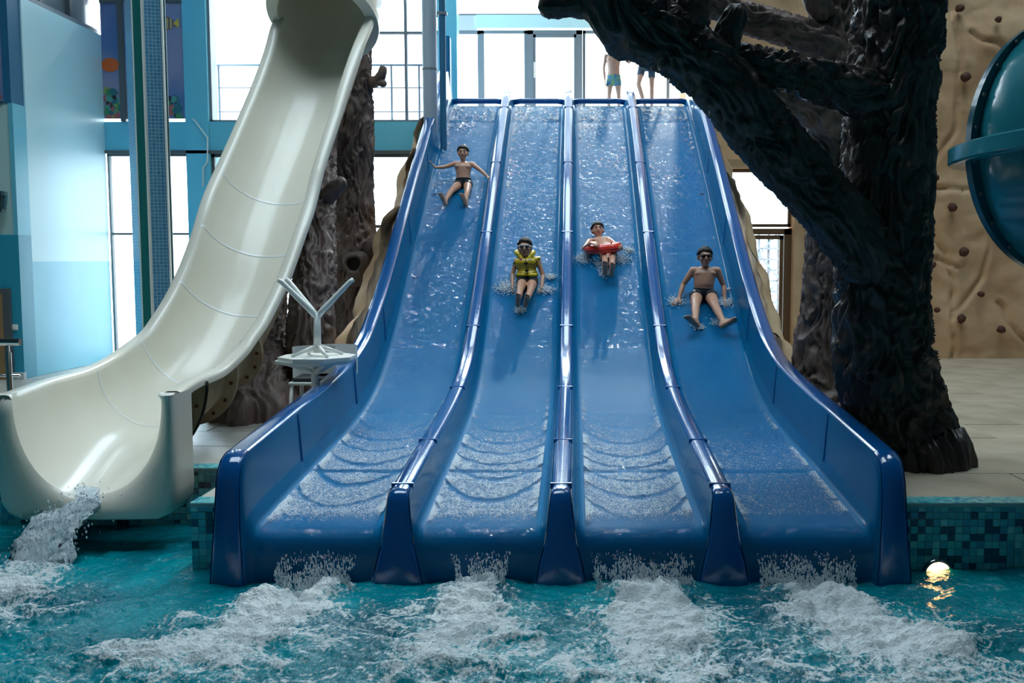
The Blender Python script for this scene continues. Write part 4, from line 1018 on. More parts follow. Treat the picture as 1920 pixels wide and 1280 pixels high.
# outlet: rolled front lip around the U
i0 = Ji[0]; d = 0.72
c0 = Vector(path[i0]); la = Vector((1, 0, 0)); up = Vector((0, 0, 1)); fw = Vector((0, -1, 0))
end = np.array(chute_rows(i0, i0)[0])[7:-7]           # inner edge of the last cross-section
zb_ = 0.205; W = 0.63; rows = []
prof = [(0.0, 0.0), (0.05, 0.028), (0.16, 0.058), (0.36, 0.088), (0.62, 0.10), (0.85, 0.095), (0.95, 0.075), (1.0, 0.03), (1.0, -0.05), (1.0, -0.28)]
zt_ = c0.z + 0.015; Rr = 0.17; H = zt_ - zb_
Ltot = [H - Rr, math.pi / 2 * Rr, 2 * (W - Rr), math.pi / 2 * Rr, H - Rr]
edge_pts = [(c0.x - 0.505, c0.y, zt_)] + [tuple(q) for q in end] + [(c0.x + 0.505, c0.y, zt_)]
for k, ipt in enumerate(edge_pts):
    u = k / (len(edge_pts) - 1); q = u * sum(Ltot)
    if q <= Ltot[0]: pt_ = (-W, -q)
    elif q <= sum(Ltot[:2]): th = (q - Ltot[0]) / Rr; pt_ = (-W + Rr - Rr * math.cos(th), -(H - Rr) - Rr * math.sin(th))
    elif q <= sum(Ltot[:3]): pt_ = (-W + Rr + q - sum(Ltot[:2]), -H)
    elif q <= sum(Ltot[:4]): th = (q - sum(Ltot[:3])) / Rr; pt_ = (W - Rr + Rr * math.sin(th), -H + Rr - Rr * math.cos(th))
    else: pt_ = (W, -H + Rr + q - sum(Ltot[:4]))
    op = Vector((c0.x + pt_[0], c0.y, zt_ + pt_[1])); ip = Vector(ipt)
    rows.append([tuple(ip.lerp(op, f_) + fw * g_) for f_, g_ in prof])
mb = MB(); mb.grid(rows, flip=True)
for r_, fl_ in ((rows[0], False), (rows[-1], True)):       # close the top of both posts with a rounded shoulder
    back = [(q[0], c0.y + 0.05, c0.z + 0.018) for q in r_[:8]]
    midr = [(q[0], (q[1] * 0.6 + (c0.y) * 0.4), zt_ + 0.008) for q in r_[:8]]
    mb.grid([[(q[0], q[1], q[2]) for q in r_[:8]], midr, back], flip=fl_)
mb.build('outlet_lip', M['cream'], cream, sm=True)
# closed tube at the top
i0 = Ji[-1]; rows = []; rin = []
for i in range(i0 - 1, len(path)):
    rows.append([tuple(path[i] + lat[i] * 0.60 * math.cos(a) + nor[i] * (0.60 * math.sin(a))) for a in np.linspace(0, 2 * math.pi, 48, endpoint=False)])
    rin.append([tuple(path[i] + lat[i] * 0.535 * math.cos(a) + nor[i] * (0.545 * math.sin(a))) for a in np.linspace(0, 2 * math.pi, 48, endpoint=False)])
mb = MB(); mb.grid(rows, wrap_v=True, flip=True); mb.grid(rin, wrap_v=True, flip=False); mb.grid([rows[0], rin[0]], wrap_v=True); mb.build('tube_section', M['cream'], cream, angle=40)
mb = MB(); i = i0
ring = lambda r, t: [tuple(path[i] + tang[i] * t + lat[i] * r * math.cos(a) + nor[i] * r * math.sin(a)) for a in np.linspace(0, 2 * math.pi, 48, endpoint=False)]
mb.grid([ring(0.53, -0.05), ring(0.67, -0.05), ring(0.67, 0.03), ring(0.60, 0.03)], wrap_v=True, flip=True); mb.build('tube_collar', M['cream'], cream, angle=40)
# supports
for (a, b) in ((433, 9.75), (560, 12.2)):
    p = Vector((PX(a, b), b, DECK)); zt2 = 1.05 if b < 11 else 4.4
    MB().tube([p, (p.x - (0.0 if b < 11 else 0.05), p.y, zt2)], 0.02 if b < 11 else 0.07, 10).build('support_post', M['white_plastic'], cream, sm=True)

# water pouring out of the cream slide
jp = catmull([tuple(P(158, 915, 7.25)), tuple(P(150, 930, 7.0)), tuple(P(128, 958, 6.88)), tuple(P(95, 1005, 6.75)), tuple(P(50, 1066, 6.62))], 10)
rows = []
for i, p in enumerate(jp):
    u = i / (len(jp) - 1); row = []
    for k, a in enumerate(np.linspace(0, 2 * math.pi, 40, endpoint=False)):
        wv = 0.15 + 0.05 * u; hv = 0.025 + 0.05 * u
        f = 1 + 0.42 * float(fbm(math.cos(a) * 2.2 + 3, math.sin(a) * 2.2, u * 7.0, 4, 91)) * (0.3 + u)
        row.append((p[0] + wv * math.cos(a) * f, p[1] + hv * math.sin(a) * f * 0.6, p[2] + hv * math.sin(a) * f + 0.035 * u * float(fbm(a * 2, u * 9, 0.3, 3, 92))))
    rows.append(row)
M['jet'] = mat('white_water', (0.85, 0.90, 0.92), 0.25, bump=(30, 1.0, (1.6, 1, 0.6)), spec=0.6, var=(16, (0.45, 0.62, 0.68), 0.7))
o = MB().grid(rows, wrap_v=True).build('water_jet', M['jet'], sm=True)
tag(o, 'white water pouring from the cream slide into the pool', 'water', kind='stuff')
n = 420; u = RNG.uniform(0, 1, n) ** 0.8; ii = (u * (len(jp) - 1)).astype(int)
pp = jp[ii] + np.stack([RNG.normal(0, 0.10 + 0.05 * u), RNG.normal(0, 0.05, n), RNG.normal(0, 0.02 + 0.04 * u)], 1)
pp[:, 2] = np.maximum(pp[:, 2], 0.0); s = RNG.uniform(0.003, 0.008, n)
drops('water_spray', pp, np.stack([s, s, s * 1.5], 1), M['drops'], 'spray around the water pouring from the cream slide')
# ------------------------------------------------------------------ artificial trees
def bark_tube(name, pts, radii, mtl, parent, seed=0, amp=0.035, dens=0.016, flare=None, end_cap=True, lump=0.08, freq=1.0):
    """Trunk or branch with interlaced bark ridges, modelled along a path."""
    pts = np.array([tuple(p) for p in pts], float); n = len(pts)
    sub = 14
    path = catmull(pts, sub); rad = np.clip(catmull(np.array([(r, 0, 0) for r in radii]), sub)[:, 0], 0.005, None)
    seg = np.linalg.norm(np.diff(path, axis=0), axis=1); L = np.concatenate([[0], np.cumsum(seg)])
    m = max(int(L[-1] / (dens * 1.3)), 12); s = np.linspace(0, L[-1], m)
    path = np.stack([np.interp(s, L, path[:, k]) for k in range(3)], 1); rad = np.interp(s, L, rad)
    if end_cap:                      # close the far end by shrinking the last rings
        e = np.clip((L[-1] - s) / (rad[-1] * 0.9), 0, 1); rad = rad * np.sqrt(np.clip(1 - (1 - e) ** 2, 0.0004, 1))
    t = np.gradient(path, axis=0); t /= np.linalg.norm(t, axis=1)[:, None]
    a = np.zeros_like(t); ref = np.array([0, -1.0, 0]) if abs(t[0][1]) < 0.9 else np.array([1.0, 0, 0])
    for i in range(m):
        v = ref - t[i] * ref.dot(t[i]); a[i] = v / np.linalg.norm(v); ref = a[i]
    b = np.cross(t, a)
    k = int(np.clip(2 * math.pi * rad.max() / dens, 20, 170)); th = np.linspace(0, 2 * math.pi, k, endpoint=False)
    T, S = np.meshgrid(th, s, indexing='xy'); R = np.repeat(rad[:, None], k, 1)
    r0 = float(np.median(rad))
    cx_, sy_ = np.cos(T) * r0, np.sin(T) * r0
    warp = fbm(cx_ * 5, sy_ * 5, S * 2.2, 2, seed + 1) * 0.10
    fq = 19.0 * freq
    w2 = 0.05 * np.sin(S * 9 + 3 * noise3(cx_ * 6, sy_ * 6, S * 1.5, seed + 9))
    ridge = 1 - np.abs(fbm((cx_ + warp + w2) * fq, (sy_ + warp - w2) * fq, S * 1.7 * freq, 2, seed + 2, 0.35)) * 2.4
    ridge = np.clip(ridge, -0.8, 1) + 0.12 * fbm(cx_ * 45, sy_ * 45, S * 9, 2, seed + 7)
    big = fbm(cx_ * 2.2, sy_ * 2.2, S * 1.1, 3, seed + 3)
    ex = np.clip(rad / r0, 0.25, 1.0)[:, None]
    rr = R * (1 + lump * big) + amp * (ridge - 0.55) * ex
    if flare is not None: rr = rr + flare(S, T)
    V = path[:, None, :] + a[:, None, :] * (np.cos(T) * rr)[..., None] + b[:, None, :] * (np.sin(T) * rr)[..., None]
    return np_mesh(name, V.reshape(-1, 3), grid_quads(m, k, wrap_v=True, flip=True), mtl, parent)
def px_path(lst): return [P(x, y, Y) for x, y, r, Y in lst], [r * Y / F_PX for x, y, r, Y in lst]

roots = lambda n, amp_, ph: (lambda S, T: amp_ * np.exp(-np.maximum(S - 0.2, 0) / 0.35) * (0.5 + 0.5 * np.cos(n * T + ph)))
base = P(1652, 905, 7.75)
tree = thing('artificial_tree', 'huge dark artificial tree with thick branches right of the blue slide', 'tree', (base.x, base.y, DECK))
p, r = px_path([(1715, 905, 84, 7.75), (1703, 850, 82, 7.78), (1680, 780, 84, 7.8), (1655, 690, 90, 7.8), (1650, 600, 88, 7.78), (1656, 480, 86, 7.75), (1662, 330, 82, 7.75), (1672, 180, 80, 7.75), (1684, 40, 80, 7.75), (1690, -120, 82, 7.75), (1695, -420, 84, 7.75), (1700, -1000, 90, 7.75)])
p[0].z = DECK; p[0].x = p[1].x + 0.03; p.insert(0, Vector((p[0].x, p[0].y, DECK - 0.25))); r.insert(0, r[0])
bark_tube('trunk', p, r, M['bark'], tree, 1, amp=0.045, flare=lambda S, T: 0.11 * np.exp(-np.maximum(S - 0.25, 0) / 0.55) * np.clip(np.sin(T) * 0.9 + 0.15, 0, 1) * (0.75 + 0.25 * np.cos(5 * T)), end_cap=False)
p, r = px_path([(1690, 560, 50, 7.70), (1640, 485, 62, 7.62), (1572, 410, 58, 7.5), (1490, 318, 54, 7.35), (1415, 230, 54, 7.2), (1345, 148, 56, 7.05), (1262, 78, 62, 6.95), (1180, 36, 68, 6.85), (1152, -20, 64, 6.8), (1170, -140, 60, 6.8), (1200, -330, 50, 6.9)])
bark_tube('branch', p, r, M['bark'], tree, 20, amp=0.042, lump=0.10)
p, r = px_path([(1690, 215, 40, 7.7), (1630, 182, 44, 7.6), (1560, 158, 40, 7.45), (1490, 138, 38, 7.3), (1420, 122, 36, 7.2), (1340, 105, 30, 7.1)])
bark_tube('branch', p, r, M['bark'], tree, 33, amp=0.04)
p, r = px_path([(1352, 120, 30, 7.1), (1362, 70, 27, 7.08), (1376, 35, 23, 7.05), (1388, 6, 17, 7.02)])
bark_tube('branch_stub', p, r, M['bark'], tree, 41, amp=0.016)
p, r = px_path([(1140, 0, 30, 6.85), (1085, 6, 27, 6.82), (1040, 10, 24, 6.8), (1008, 14, 19, 6.78)])
bark_tube('branch_stub', p, r, M['bark'], tree, 47, amp=0.014)
p, r = px_path([(1290, 60, 40, 6.95), (1300, -10, 36, 7.0), (1330, -90, 34, 7.1)])
bark_tube('branch', p, r, M['bark'], tree, 49, amp=0.02, end_cap=False)
p, r = px_path([(1745, 85, 20, 7.75), (1762, 78, 18, 7.75), (1772, 74, 13, 7.75)])
bark_tube('branch_stub', p, r, M['bark'], tree, 52, amp=0.012)

b2 = P(1560, 800, 9.9)
tree2 = thing('artificial_tree', 'brown artificial tree trunk standing behind the huge dark tree', 'tree', (b2.x, b2.y, DECK))
p, r = px_path([(1556, 800, 95, 9.9), (1556, 720, 72, 9.9), (1556, 640, 66, 9.9), (1560, 560, 58, 9.9), (1570, 430, 56, 9.9), (1572, 300, 58, 9.9), (1570, 150, 56, 9.9), (1572, 20, 54, 9.9), (1578, -300, 56, 9.9), (1580, -800, 60, 9.9)])
p[0].z = DECK; p.insert(0, Vector((p[0].x, p[0].y, DECK - 0.2))); r.insert(0, r[0])
bark_tube('trunk', p, r, M['bark_brown'], tree2, 60, amp=0.04, flare=roots(4, 0.08, 1.0), end_cap=False)
p, r = px_path([(1580, 110, 34, 9.8), (1530, 75, 32, 9.7), (1460, 52, 29, 9.55), (1390, 30, 27, 9.4), (1310, -10, 26, 9.3), (1250, -60, 24, 9.2)])
bark_tube('branch', p, r, M['bark_brown'], tree2, 66, amp=0.028)
p, r = px_path([(1590, 250, 36, 9.8), (1540, 215, 33, 9.6), (1480, 185, 30, 9.4), (1420, 155, 28, 9.2), (1360, 110, 26, 9.1), (1320, 60, 24, 9.0)])
bark_tube('branch', p, r, M['bark_brown'], tree2, 68, amp=0.028)
p, r = px_path([(1545, 30, 22, 9.7), (1528, -10, 22, 9.6), (1520, -80, 20, 9.6)])
bark_tube('branch', p, r, M['bark_brown'], tree2, 70, amp=0.02)

# three trunks on the left
ba = P(664, 745, 13.2)
tA = thing('artificial_tree', 'tall brown artificial trunk with a knot hole left of the blue slide', 'tree', (ba.x, ba.y, DECK))
p, r = px_path([(662, 752, 60, 13.2), (663, 680, 43, 13.2), (664, 560, 41, 13.2), (664, 480, 43, 13.2), (661, 360, 38, 13.2), (661, 230, 37, 13.2), (668, 110, 30, 13.2), (676, 20, 20, 13.2), (680, -80, 18, 13.2), (684, -300, 20, 13.2)])
p[0].z = DECK; p.insert(0, Vector((p[0].x, p[0].y, DECK - 0.2))); r.insert(0, r[0])
bark_tube('trunk', p, r, M['bark_brown'], tA, 80, amp=0.04, flare=roots(5, 0.08, 0), end_cap=False)
p, r = px_path([(690, 158, 11, 13.2), (708, 150, 10, 13.1), (716, 138, 8, 13.05), (718, 122, 7, 13.05)]); bark_tube('branch_stub', p, r, M['bark_brown'], tA, 84, amp=0.01)
p, r = px_path([(708, 152, 8, 13.1), (718, 156, 7, 13.05), (726, 157, 5, 13.05)]); bark_tube('branch_stub', p, r, M['bark_brown'], tA, 85, amp=0.008)
p, r = px_path([(695, 470, 20, 13.05), (706, 458, 18, 13.0), (713, 448, 13, 12.95)]); bark_tube('branch_stub', p, r, M['bark_brown'], tA, 86, amp=0.012)
kc = P(663, 494, 12.80)
mb = MB(); A = []
for k in range(40):
    a = 2 * math.pi * k / 40; r0_ = 0.075 + 0.008 * math.sin(2 * a + 1); r1_ = 0.17 + 0.02 * math.sin(3 * a) + (0.09 if math.sin(a) < -0.8 else 0)
    A.append([(kc.x + math.cos(a) * (r0_ + (r1_ - r0_) * q), kc.y - 0.045 * math.sin(math.pi * min(q * 1.2 + 0.05, 1)) + (0.10 if q == 0 else 0.10 * q * q), kc.z + 1.1 * math.sin(a) * (r0_ + (r1_ - r0_) * q)) for q in (0, 0.1, 0.3, 0.55, 0.8, 1.0)])
mb.grid(A, wrap_u=True, flip=True); kn = mb.build('knot_ring', M['knot'], tA, sm=True)
mb = MB(); mb.lathe([(0.002, 0.0), (0.06, 0.0), (0.10, -0.005)], (kc.x, kc.y + 0.03, kc.z), 'Y', 24); mb.build('knot_hole', M['black'], tA)  # black disc puts the darkness of the hollow into colour

bb = P(582, 772, 10.6)
tB = thing('artificial_tree', 'brown artificial trunk between the cream slide and the knot-hole trunk', 'tree', (bb.x, bb.y, DECK))
p, r = px_path([(580, 785, 62, 10.6), (581, 700, 46, 10.6), (583, 600, 42, 10.6), (590, 500, 38, 10.9), (594, 400, 34, 11.5), (599, 310, 30, 12.2), (604, 220, 26, 12.9)])
p[0].z = DECK; p.insert(0, Vector((p[0].x, p[0].y, DECK - 0.2))); r.insert(0, r[0])
bark_tube('trunk', p, r, M['bark_brown'], tB, 90, amp=0.04, flare=roots(4, 0.08, 2))
p, r = px_path([(605, 375, 17, 11.55), (622, 358, 15, 11.5), (635, 346, 13, 11.45), (646, 338, 10, 11.4)]); bark_tube('branch_stub', p, r, M['bark_brown'], tB, 94, amp=0.012)
bc = P(478, 802, 10.0)
tC = thing('artificial_tree', 'leaning brown artificial trunk with root flare under the cream slide', 'tree', (bc.x, bc.y, DECK))
p, r = px_path([(478, 788, 64, 10.0), (482, 720, 52, 10.25), (488, 640, 46, 10.75), (495, 540, 42, 11.4), (520, 420, 38, 12.1), (548, 300, 34, 12.8)])
p[0].z = DECK; p.insert(0, Vector((p[0].x, p[0].y, DECK - 0.2))); r.insert(0, r[0])
bark_tube('trunk', p, r, M['bark_brown'], tC, 98, amp=0.035, flare=roots(6, 0.12, 0.5))

# ------------------------------------------------------------------ teal tube slide at the right edge
ty = 6.3; tcx, tcz = PX(2012, ty), PZ(272, ty)
tube = thing('tube_slide', 'teal tube slide with bolted flanges at the right edge of the picture', 'tube slide', (tcx, ty, DECK))
K = ty / F_PX
mb = MB(); rows = []
R1x, R1z = 186 * K, 236 * K
for i in range(25):                       # bulging shell, upper and lower half
    ph = math.pi * i / 24
    rows.append([(tcx + R1x * math.sin(ph) * math.cos(a), ty + 0.72 * math.sin(ph) * math.sin(a), tcz + R1z * math.cos(ph)) for a in np.linspace(0, 2 * math.pi, 48, endpoint=False)])
MB().grid(rows[:13], wrap_v=True).build('upper_shell', M['teal_shell'], tube, sm=True)
MB().grid(rows[12:], wrap_v=True).build('lower_shell', M['teal_shell'], tube, sm=True)
# horizontal flange band round the equator
rows = []
for rr, dz in ((1.0, 0.055), (1.17, 0.055), (1.19, 0.045), (1.19, -0.045), (1.17, -0.055), (1.0, -0.055)):
    rows.append([(tcx + (R1x * rr) * math.cos(a), ty + 0.72 * rr * math.sin(a), tcz + dz - 0.10 * math.sin(a) * 0 + 0.05 * math.cos(a + 0.5)) for a in np.linspace(0, 2 * math.pi, 64, endpoint=False)])
MB().grid(rows, wrap_v=True, flip=True).build('flange_band', M['teal_band'], tube, angle=40)
# upright flange ring behind the shell, turned a little
ring = []
yaw = 0.18
for rr, dy in ((0.80, -0.03), (1.0, -0.03), (1.0, 0.03), (0.80, 0.03)):
    row = []
    for a in np.linspace(0, 2 * math.pi, 72, endpoint=False):
        lx = 208 * K * rr * math.cos(a); lz = 244 * K * rr * math.sin(a)
        row.append((tcx + lx * math.cos(yaw) - (dy) * math.sin(yaw), ty + 0.12 + lx * math.sin(yaw) + dy, tcz + lz))
    ring.append(row)
fr_ = MB().grid(ring, wrap_v=True, wrap_u=True, flip=True).build('flange_ring', M['teal_flange'], tube, angle=40)
for k in range(24):
    a = 2 * math.pi * (k + 0.5) / 24
    lx = 199 * K * math.cos(a); lz = 236 * K * math.sin(a)
    MB().tube([(tcx + lx * math.cos(yaw), ty + 0.08 + lx * math.sin(yaw), tcz + lz), (tcx + lx * math.cos(yaw), ty + 0.055 + lx * math.sin(yaw), tcz + lz)], 0.012, 8).build('bolt', M['frame'], fr_)
# seam on the upper shell, tube leading away and hangers
seam = [(tcx + R1x * 1.005 * math.sin(ph) * math.cos(a0), ty + 0.725 * math.sin(ph) * math.sin(a0), tcz + R1z * 1.003 * math.cos(ph)) for a0 in (math.radians(232),) for ph in np.linspace(0.1, math.pi - 0.1, 30)]
MB().tube(seam, 0.008, 6).build('seam', M['teal_flange'], tube, sm=True)
rows = []
for q in np.linspace(0, 1, 8): rows.append([(tcx + 0.3 + 3.4 * q, ty + 0.25 + 1.6 * q + 0.55 * math.cos(a), tcz + 0.5 * q + 0.60 * math.sin(a)) for a in np.linspace(0, 2 * math.pi, 32, endpoint=False)])
MB().grid(rows, wrap_v=True, flip=True).build('tube_section', M['teal_shell'], tube, sm=True)
for dx in (0.25, 2.2): MB().tube([(tcx + dx, ty + 0.3 + dx * 0.45, tcz + 0.5), (tcx + dx, ty + 0.3 + dx * 0.45, CEIL)], 0.025, 8).build('hanger', M['steel'], tube, sm=True)

# ------------------------------------------------------------------ white tables and chair behind the left rail
def table(name, label, c, inverted=False, ztop=None):
    t = thing(name, label, 'table', c); x, y, z = c; s = -1 if inverted else 1; z0_ = z if not inverted else z
    H = 0.72
    def zz(h): return z + (h if not inverted else (H - h))
    w = 0.33
    q = []
    for k in range(8):
        a = math.pi / 8 + k * math.pi / 4; q.append((x + w * 1.06 * math.cos(a), y + w * 1.06 * math.sin(a)))
    zt0 = zz(H) - (0.03 if not inverted else 0)
    MB().prism([(a, b, min(zz(H), zz(H - 0.03))) for a, b in q], (0, 0, 0.03)).build('table_top', M['white_plastic'], t)
    MB().tube([(x, y, zz(0.30)), (x, y, zz(0.66))], [0.032, 0.036], 12).build('column', M['white_plastic'], t, sm=True)
    for a in (0.12, 2.75, 3.5):
        MB().tube([(x, y, zz(0.34)), (x + 0.06 * math.cos(a), y + 0.06 * math.sin(a), zz(0.27)), (x + 0.30 * math.cos(a), y + 0.30 * math.sin(a), zz(0.02)), (x + 0.33 * math.cos(a), y + 0.33 * math.sin(a), zz(0.0))], [0.03, 0.028, 0.022, 0.02], 8).build('leg', M['white_plastic'], t, sm=True)
    for k in range(4):
        a = math.radians(35) + k * math.pi / 2
        MB().tube([(x, y, zz(0.60)), (x + 0.24 * math.cos(a), y + 0.24 * math.sin(a), zz(0.683))], [0.026, 0.012], 8).build('brace', M['white_plastic'], t, sm=True)
    return t
tx = P(590, 690, 8.9); zt_ = PZ(688, 8.9)
tb = table('cafe_table', 'white plastic pedestal table carrying an upturned one behind the left rail', (tx.x, 8.9, DECK))
tb.scale = (1, 1, 1)
table('cafe_table', 'upturned white plastic table with its legs in the air', (tx.x + 0.03, 8.9, DECK + 0.722), True)
def chair(c, label, rz):
    t = thing('cafe_chair', label, 'chair', c, 'white chairs under the tables'); x, y, z = c
    mb = MB(); mb.box((x - 0.2, y - 0.2, z + 0.43), (x + 0.2, y + 0.2, z + 0.46), 0.01); mb.build('seat', M['white_plastic'], t)
    MB().box((x - 0.17, y - 0.18, z + 0.46), (x + 0.17, y + 0.17, z + 0.50), 0.015).build('cushion', mat('cushion', (0.02, 0.022, 0.025), 0.8), t)
    rows = []
    for h in np.linspace(0, 1, 6): rows.append([(x + 0.21 * math.sin(a), y + 0.02 + 0.2 * math.cos(a), z + 0.44 + 0.34 * h) for a in np.linspace(-1.7, 1.7, 14)])
    mb = MB(); mb.grid(rows); mb.build('backrest', M['white_plastic'], t, sm=True)
    for sx in (-1, 1):
        for sy in (-1, 1): MB().tube([(x + sx * 0.17, y + sy * 0.17, z + 0.44), (x + sx * 0.2, y + sy * 0.2, z)], [0.02, 0.014], 8).build('leg', M['white_plastic'], t, sm=True)
chair((PX(585, 9.5), 9.5, DECK), 'white chair with a dark cushion tucked under the left side of the table', 0)
chair((PX(625, 9.65), 9.65, DECK), 'white chair with a dark cushion tucked under the right side of the table', 0)

# added glowing disc in place of the warm reflections at the waterline
c = P(1757, 1096, YPR - 0.02)
t = thing('pool_light', 'warm glowing pool light at the waterline right of the slide', 'lamp', (c.x, YPR, -0.1))
mb = MB(); mb.lathe([(0.10, 0.03), (0.105, -0.02), (0.085, -0.03)], (c.x, YPR - 0.01, -0.035), 'Y', 24); mb.build('rim', M['steel'], t, sm=True)
mb = MB(); mb.lathe([(0.001, -0.026), (0.05, -0.03), (0.086, -0.022)], (c.x, YPR - 0.01, -0.035), 'Y', 24); mb.build('lens', mat('lamp_lens', (1, 0.7, 0.4), 0.3, emit=((1.0, 0.55, 0.2), 7.0)), t, sm=True)
# ------------------------------------------------------------------ people
def floor_Y(py, lane_x=None):
    """Distance at which the lane floor shows at photo row py."""
    ysx = np.arange(6.5, 17.2, 0.01); zz = floor_z(ysx); best = None
    d = ysx * math.cos(PITCH) - (zz - CAM_Z) * math.sin(PITCH); v = ysx * math.sin(PITCH) + (zz - CAM_Z) * math.cos(PITCH)
    rows = CY - F_PX * v / d
    return float(ysx[np.argmin(np.abs(rows - py))])

class Body:
    """Capsules and ellipsoids that are fused into one continuous skin."""
    def __init__(s): s.mb = MB()
    def cap(s, a, b, ra, rb, n=4, seg=14):
        a, b = Vector(a), Vector(b); L = (b - a).length
        if L < 1e-6: return
        pts, rr = [], []
        d = (b - a) / L
        for q in (-1.0, -0.86, -0.5): pts.append(a + d * ra * q); rr.append(ra * math.sqrt(max(1 - q * q, 0.0004)))
        for k in range(n + 1): t = k / n; pts.append(a.lerp(b, t)); rr.append(ra + (rb - ra) * t)
        for q in (0.5, 0.86, 1.0): pts.append(b + d * rb * q); rr.append(rb * math.sqrt(max(1 - q * q, 0.0004)))
        s.mb.tube(pts, rr, seg)
    def chain(s, pts, rr):
        for i in range(len(pts) - 1): s.cap(pts[i], pts[i + 1], rr[i], rr[i + 1])
    def ell(s, c, R, r, seg=18, rings=12):
        o = len(s.mb.v); s.mb.sphere((0, 0, 0), r, seg, rings); c = Vector(c)
        for i in range(o, len(s.mb.v)): s.mb.v[i] = tuple(c + R @ Vector(s.mb.v[i]))
def frame(x, z):
    """Rotation with local x along x and local z close to z."""
    x = Vector(x).normalized(); z = Vector(z); y = z.cross(x).normalized(); z = x.cross(y)
    return Matrix((x, y, z)).transposed()
def hand(B, w, d, n, side, s=1.0, curl=0.35, spread=0.12):
    """w wrist, d pointing direction, n back-of-hand normal, side = direction of the thumb."""
    d = Vector(d).normalized(); n = (Vector(n) - d * d.dot(Vector(n))).normalized(); t = Vector(side); t = (t - d * d.dot(t) - n * n.dot(t)).normalized()
    w = Vector(w); kn = []
    for k, (off, l) in enumerate(((0.026, 0.066), (0.009, 0.070), (-0.009, 0.067), (-0.025, 0.060))):
        q = w + d * l * s + t * off * s; kn.append(q); B.cap(w + t * off * 0.6 * s, q, 0.013 * s, 0.0105 * s, 2, 8)
    for k, (q, L) in enumerate(zip(kn, (0.055, 0.062, 0.057, 0.044))):
        a = (1.5 - k) * spread; dd = (d * math.cos(a) + t * math.sin(a)).normalized()
        c1 = (dd * math.cos(curl) - n * math.sin(curl)).normalized(); c2 = (dd * math.cos(2.2 * curl) - n * math.sin(2.2 * curl)).normalized()
        p1 = q + c1 * L * 0.55 * s; p2 = p1 + c2 * L * 0.5 * s
        B.cap(q, p1, 0.0098 * s, 0.0088 * s, 2, 8); B.cap(p1, p2, 0.0088 * s, 0.0075 * s, 2, 8)
    b = w + d * 0.02 * s + t * 0.022 * s; m1 = b + (t * 0.8 + d * 0.6 - n * 0.15).normalized() * 0.034 * s; m2 = m1 + (t * 0.45 + d * 0.9 - n * 0.2).normalized() * 0.03 * s
    B.cap(w + d * 0.015 * s, b, 0.013 * s, 0.0125 * s, 2, 8); B.cap(b, m1, 0.0125 * s, 0.0105 * s, 2, 8); B.cap(m1, m2, 0.0105 * s, 0.0085 * s, 2, 8)
def foot(B, an, heel_d, toe_d, up, s=1.0):
    """an ankle; toe_d points from heel to toes; up from sole to instep; heel_d from ankle to the heel."""
    an = Vector(an); t = Vector(toe_d).normalized(); u = Vector(up); u = (u - t * t.dot(u)).normalized(); sd = t.cross(u)
    heel = an + Vector(heel_d).normalized() * 0.045 * s - t * 0.015 * s
    B.cap(an, heel, 0.033 * s, 0.030 * s, 2); ball = heel + t * 0.125 * s
    B.cap(heel, ball + sd * 0.012 * s, 0.029 * s, 0.023 * s, 3); B.cap(heel, ball - sd * 0.014 * s, 0.028 * s, 0.021 * s, 3); B.cap(an, ball + u * 0.006 * s, 0.030 * s, 0.02 * s, 3)
    for k, L in enumerate((0.048, 0.046, 0.042, 0.037, 0.030)):
        q = ball + sd * (0.026 - 0.013 * k) * s
        B.cap(q, q + t * L * s - u * 0.004 * s, (0.013 if k == 0 else 0.0105) * s, (0.0105 if k == 0 else 0.0085) * s, 2, 8)
SKIN = {}
def skin(tone):
    if tone not in SKIN: SKIN[tone] = mat('skin', {0: (0.70, 0.38, 0.255), 1: (0.60, 0.32, 0.21), 2: (0.66, 0.44, 0.35)}[tone], 0.42, bump=(60, 0.05), coat=0.25, var=(9, {0: (0.62, 0.30, 0.20), 1: (0.52, 0.25, 0.16), 2: (0.58, 0.36, 0.28)}[tone], 0.5))
    return SKIN[tone]
M['hair'] = mat('hair', (0.010, 0.008, 0.007), 0.6, bump=(60, 0.6, (1, 1, 0.4)))
M['eye_white'] = mat('eye_white', (0.75, 0.75, 0.72), 0.2)
M['eye_dark'] = mat('eye_dark', (0.01, 0.007, 0.006), 0.15)
M['lip'] = mat('lip', (0.34, 0.12, 0.10), 0.35)
M['swim_black'] = mat('swim_black', (0.008, 0.012, 0.022), 0.4)
M['white_cloth'] = mat('white_cloth', (0.7, 0.7, 0.7), 0.6)

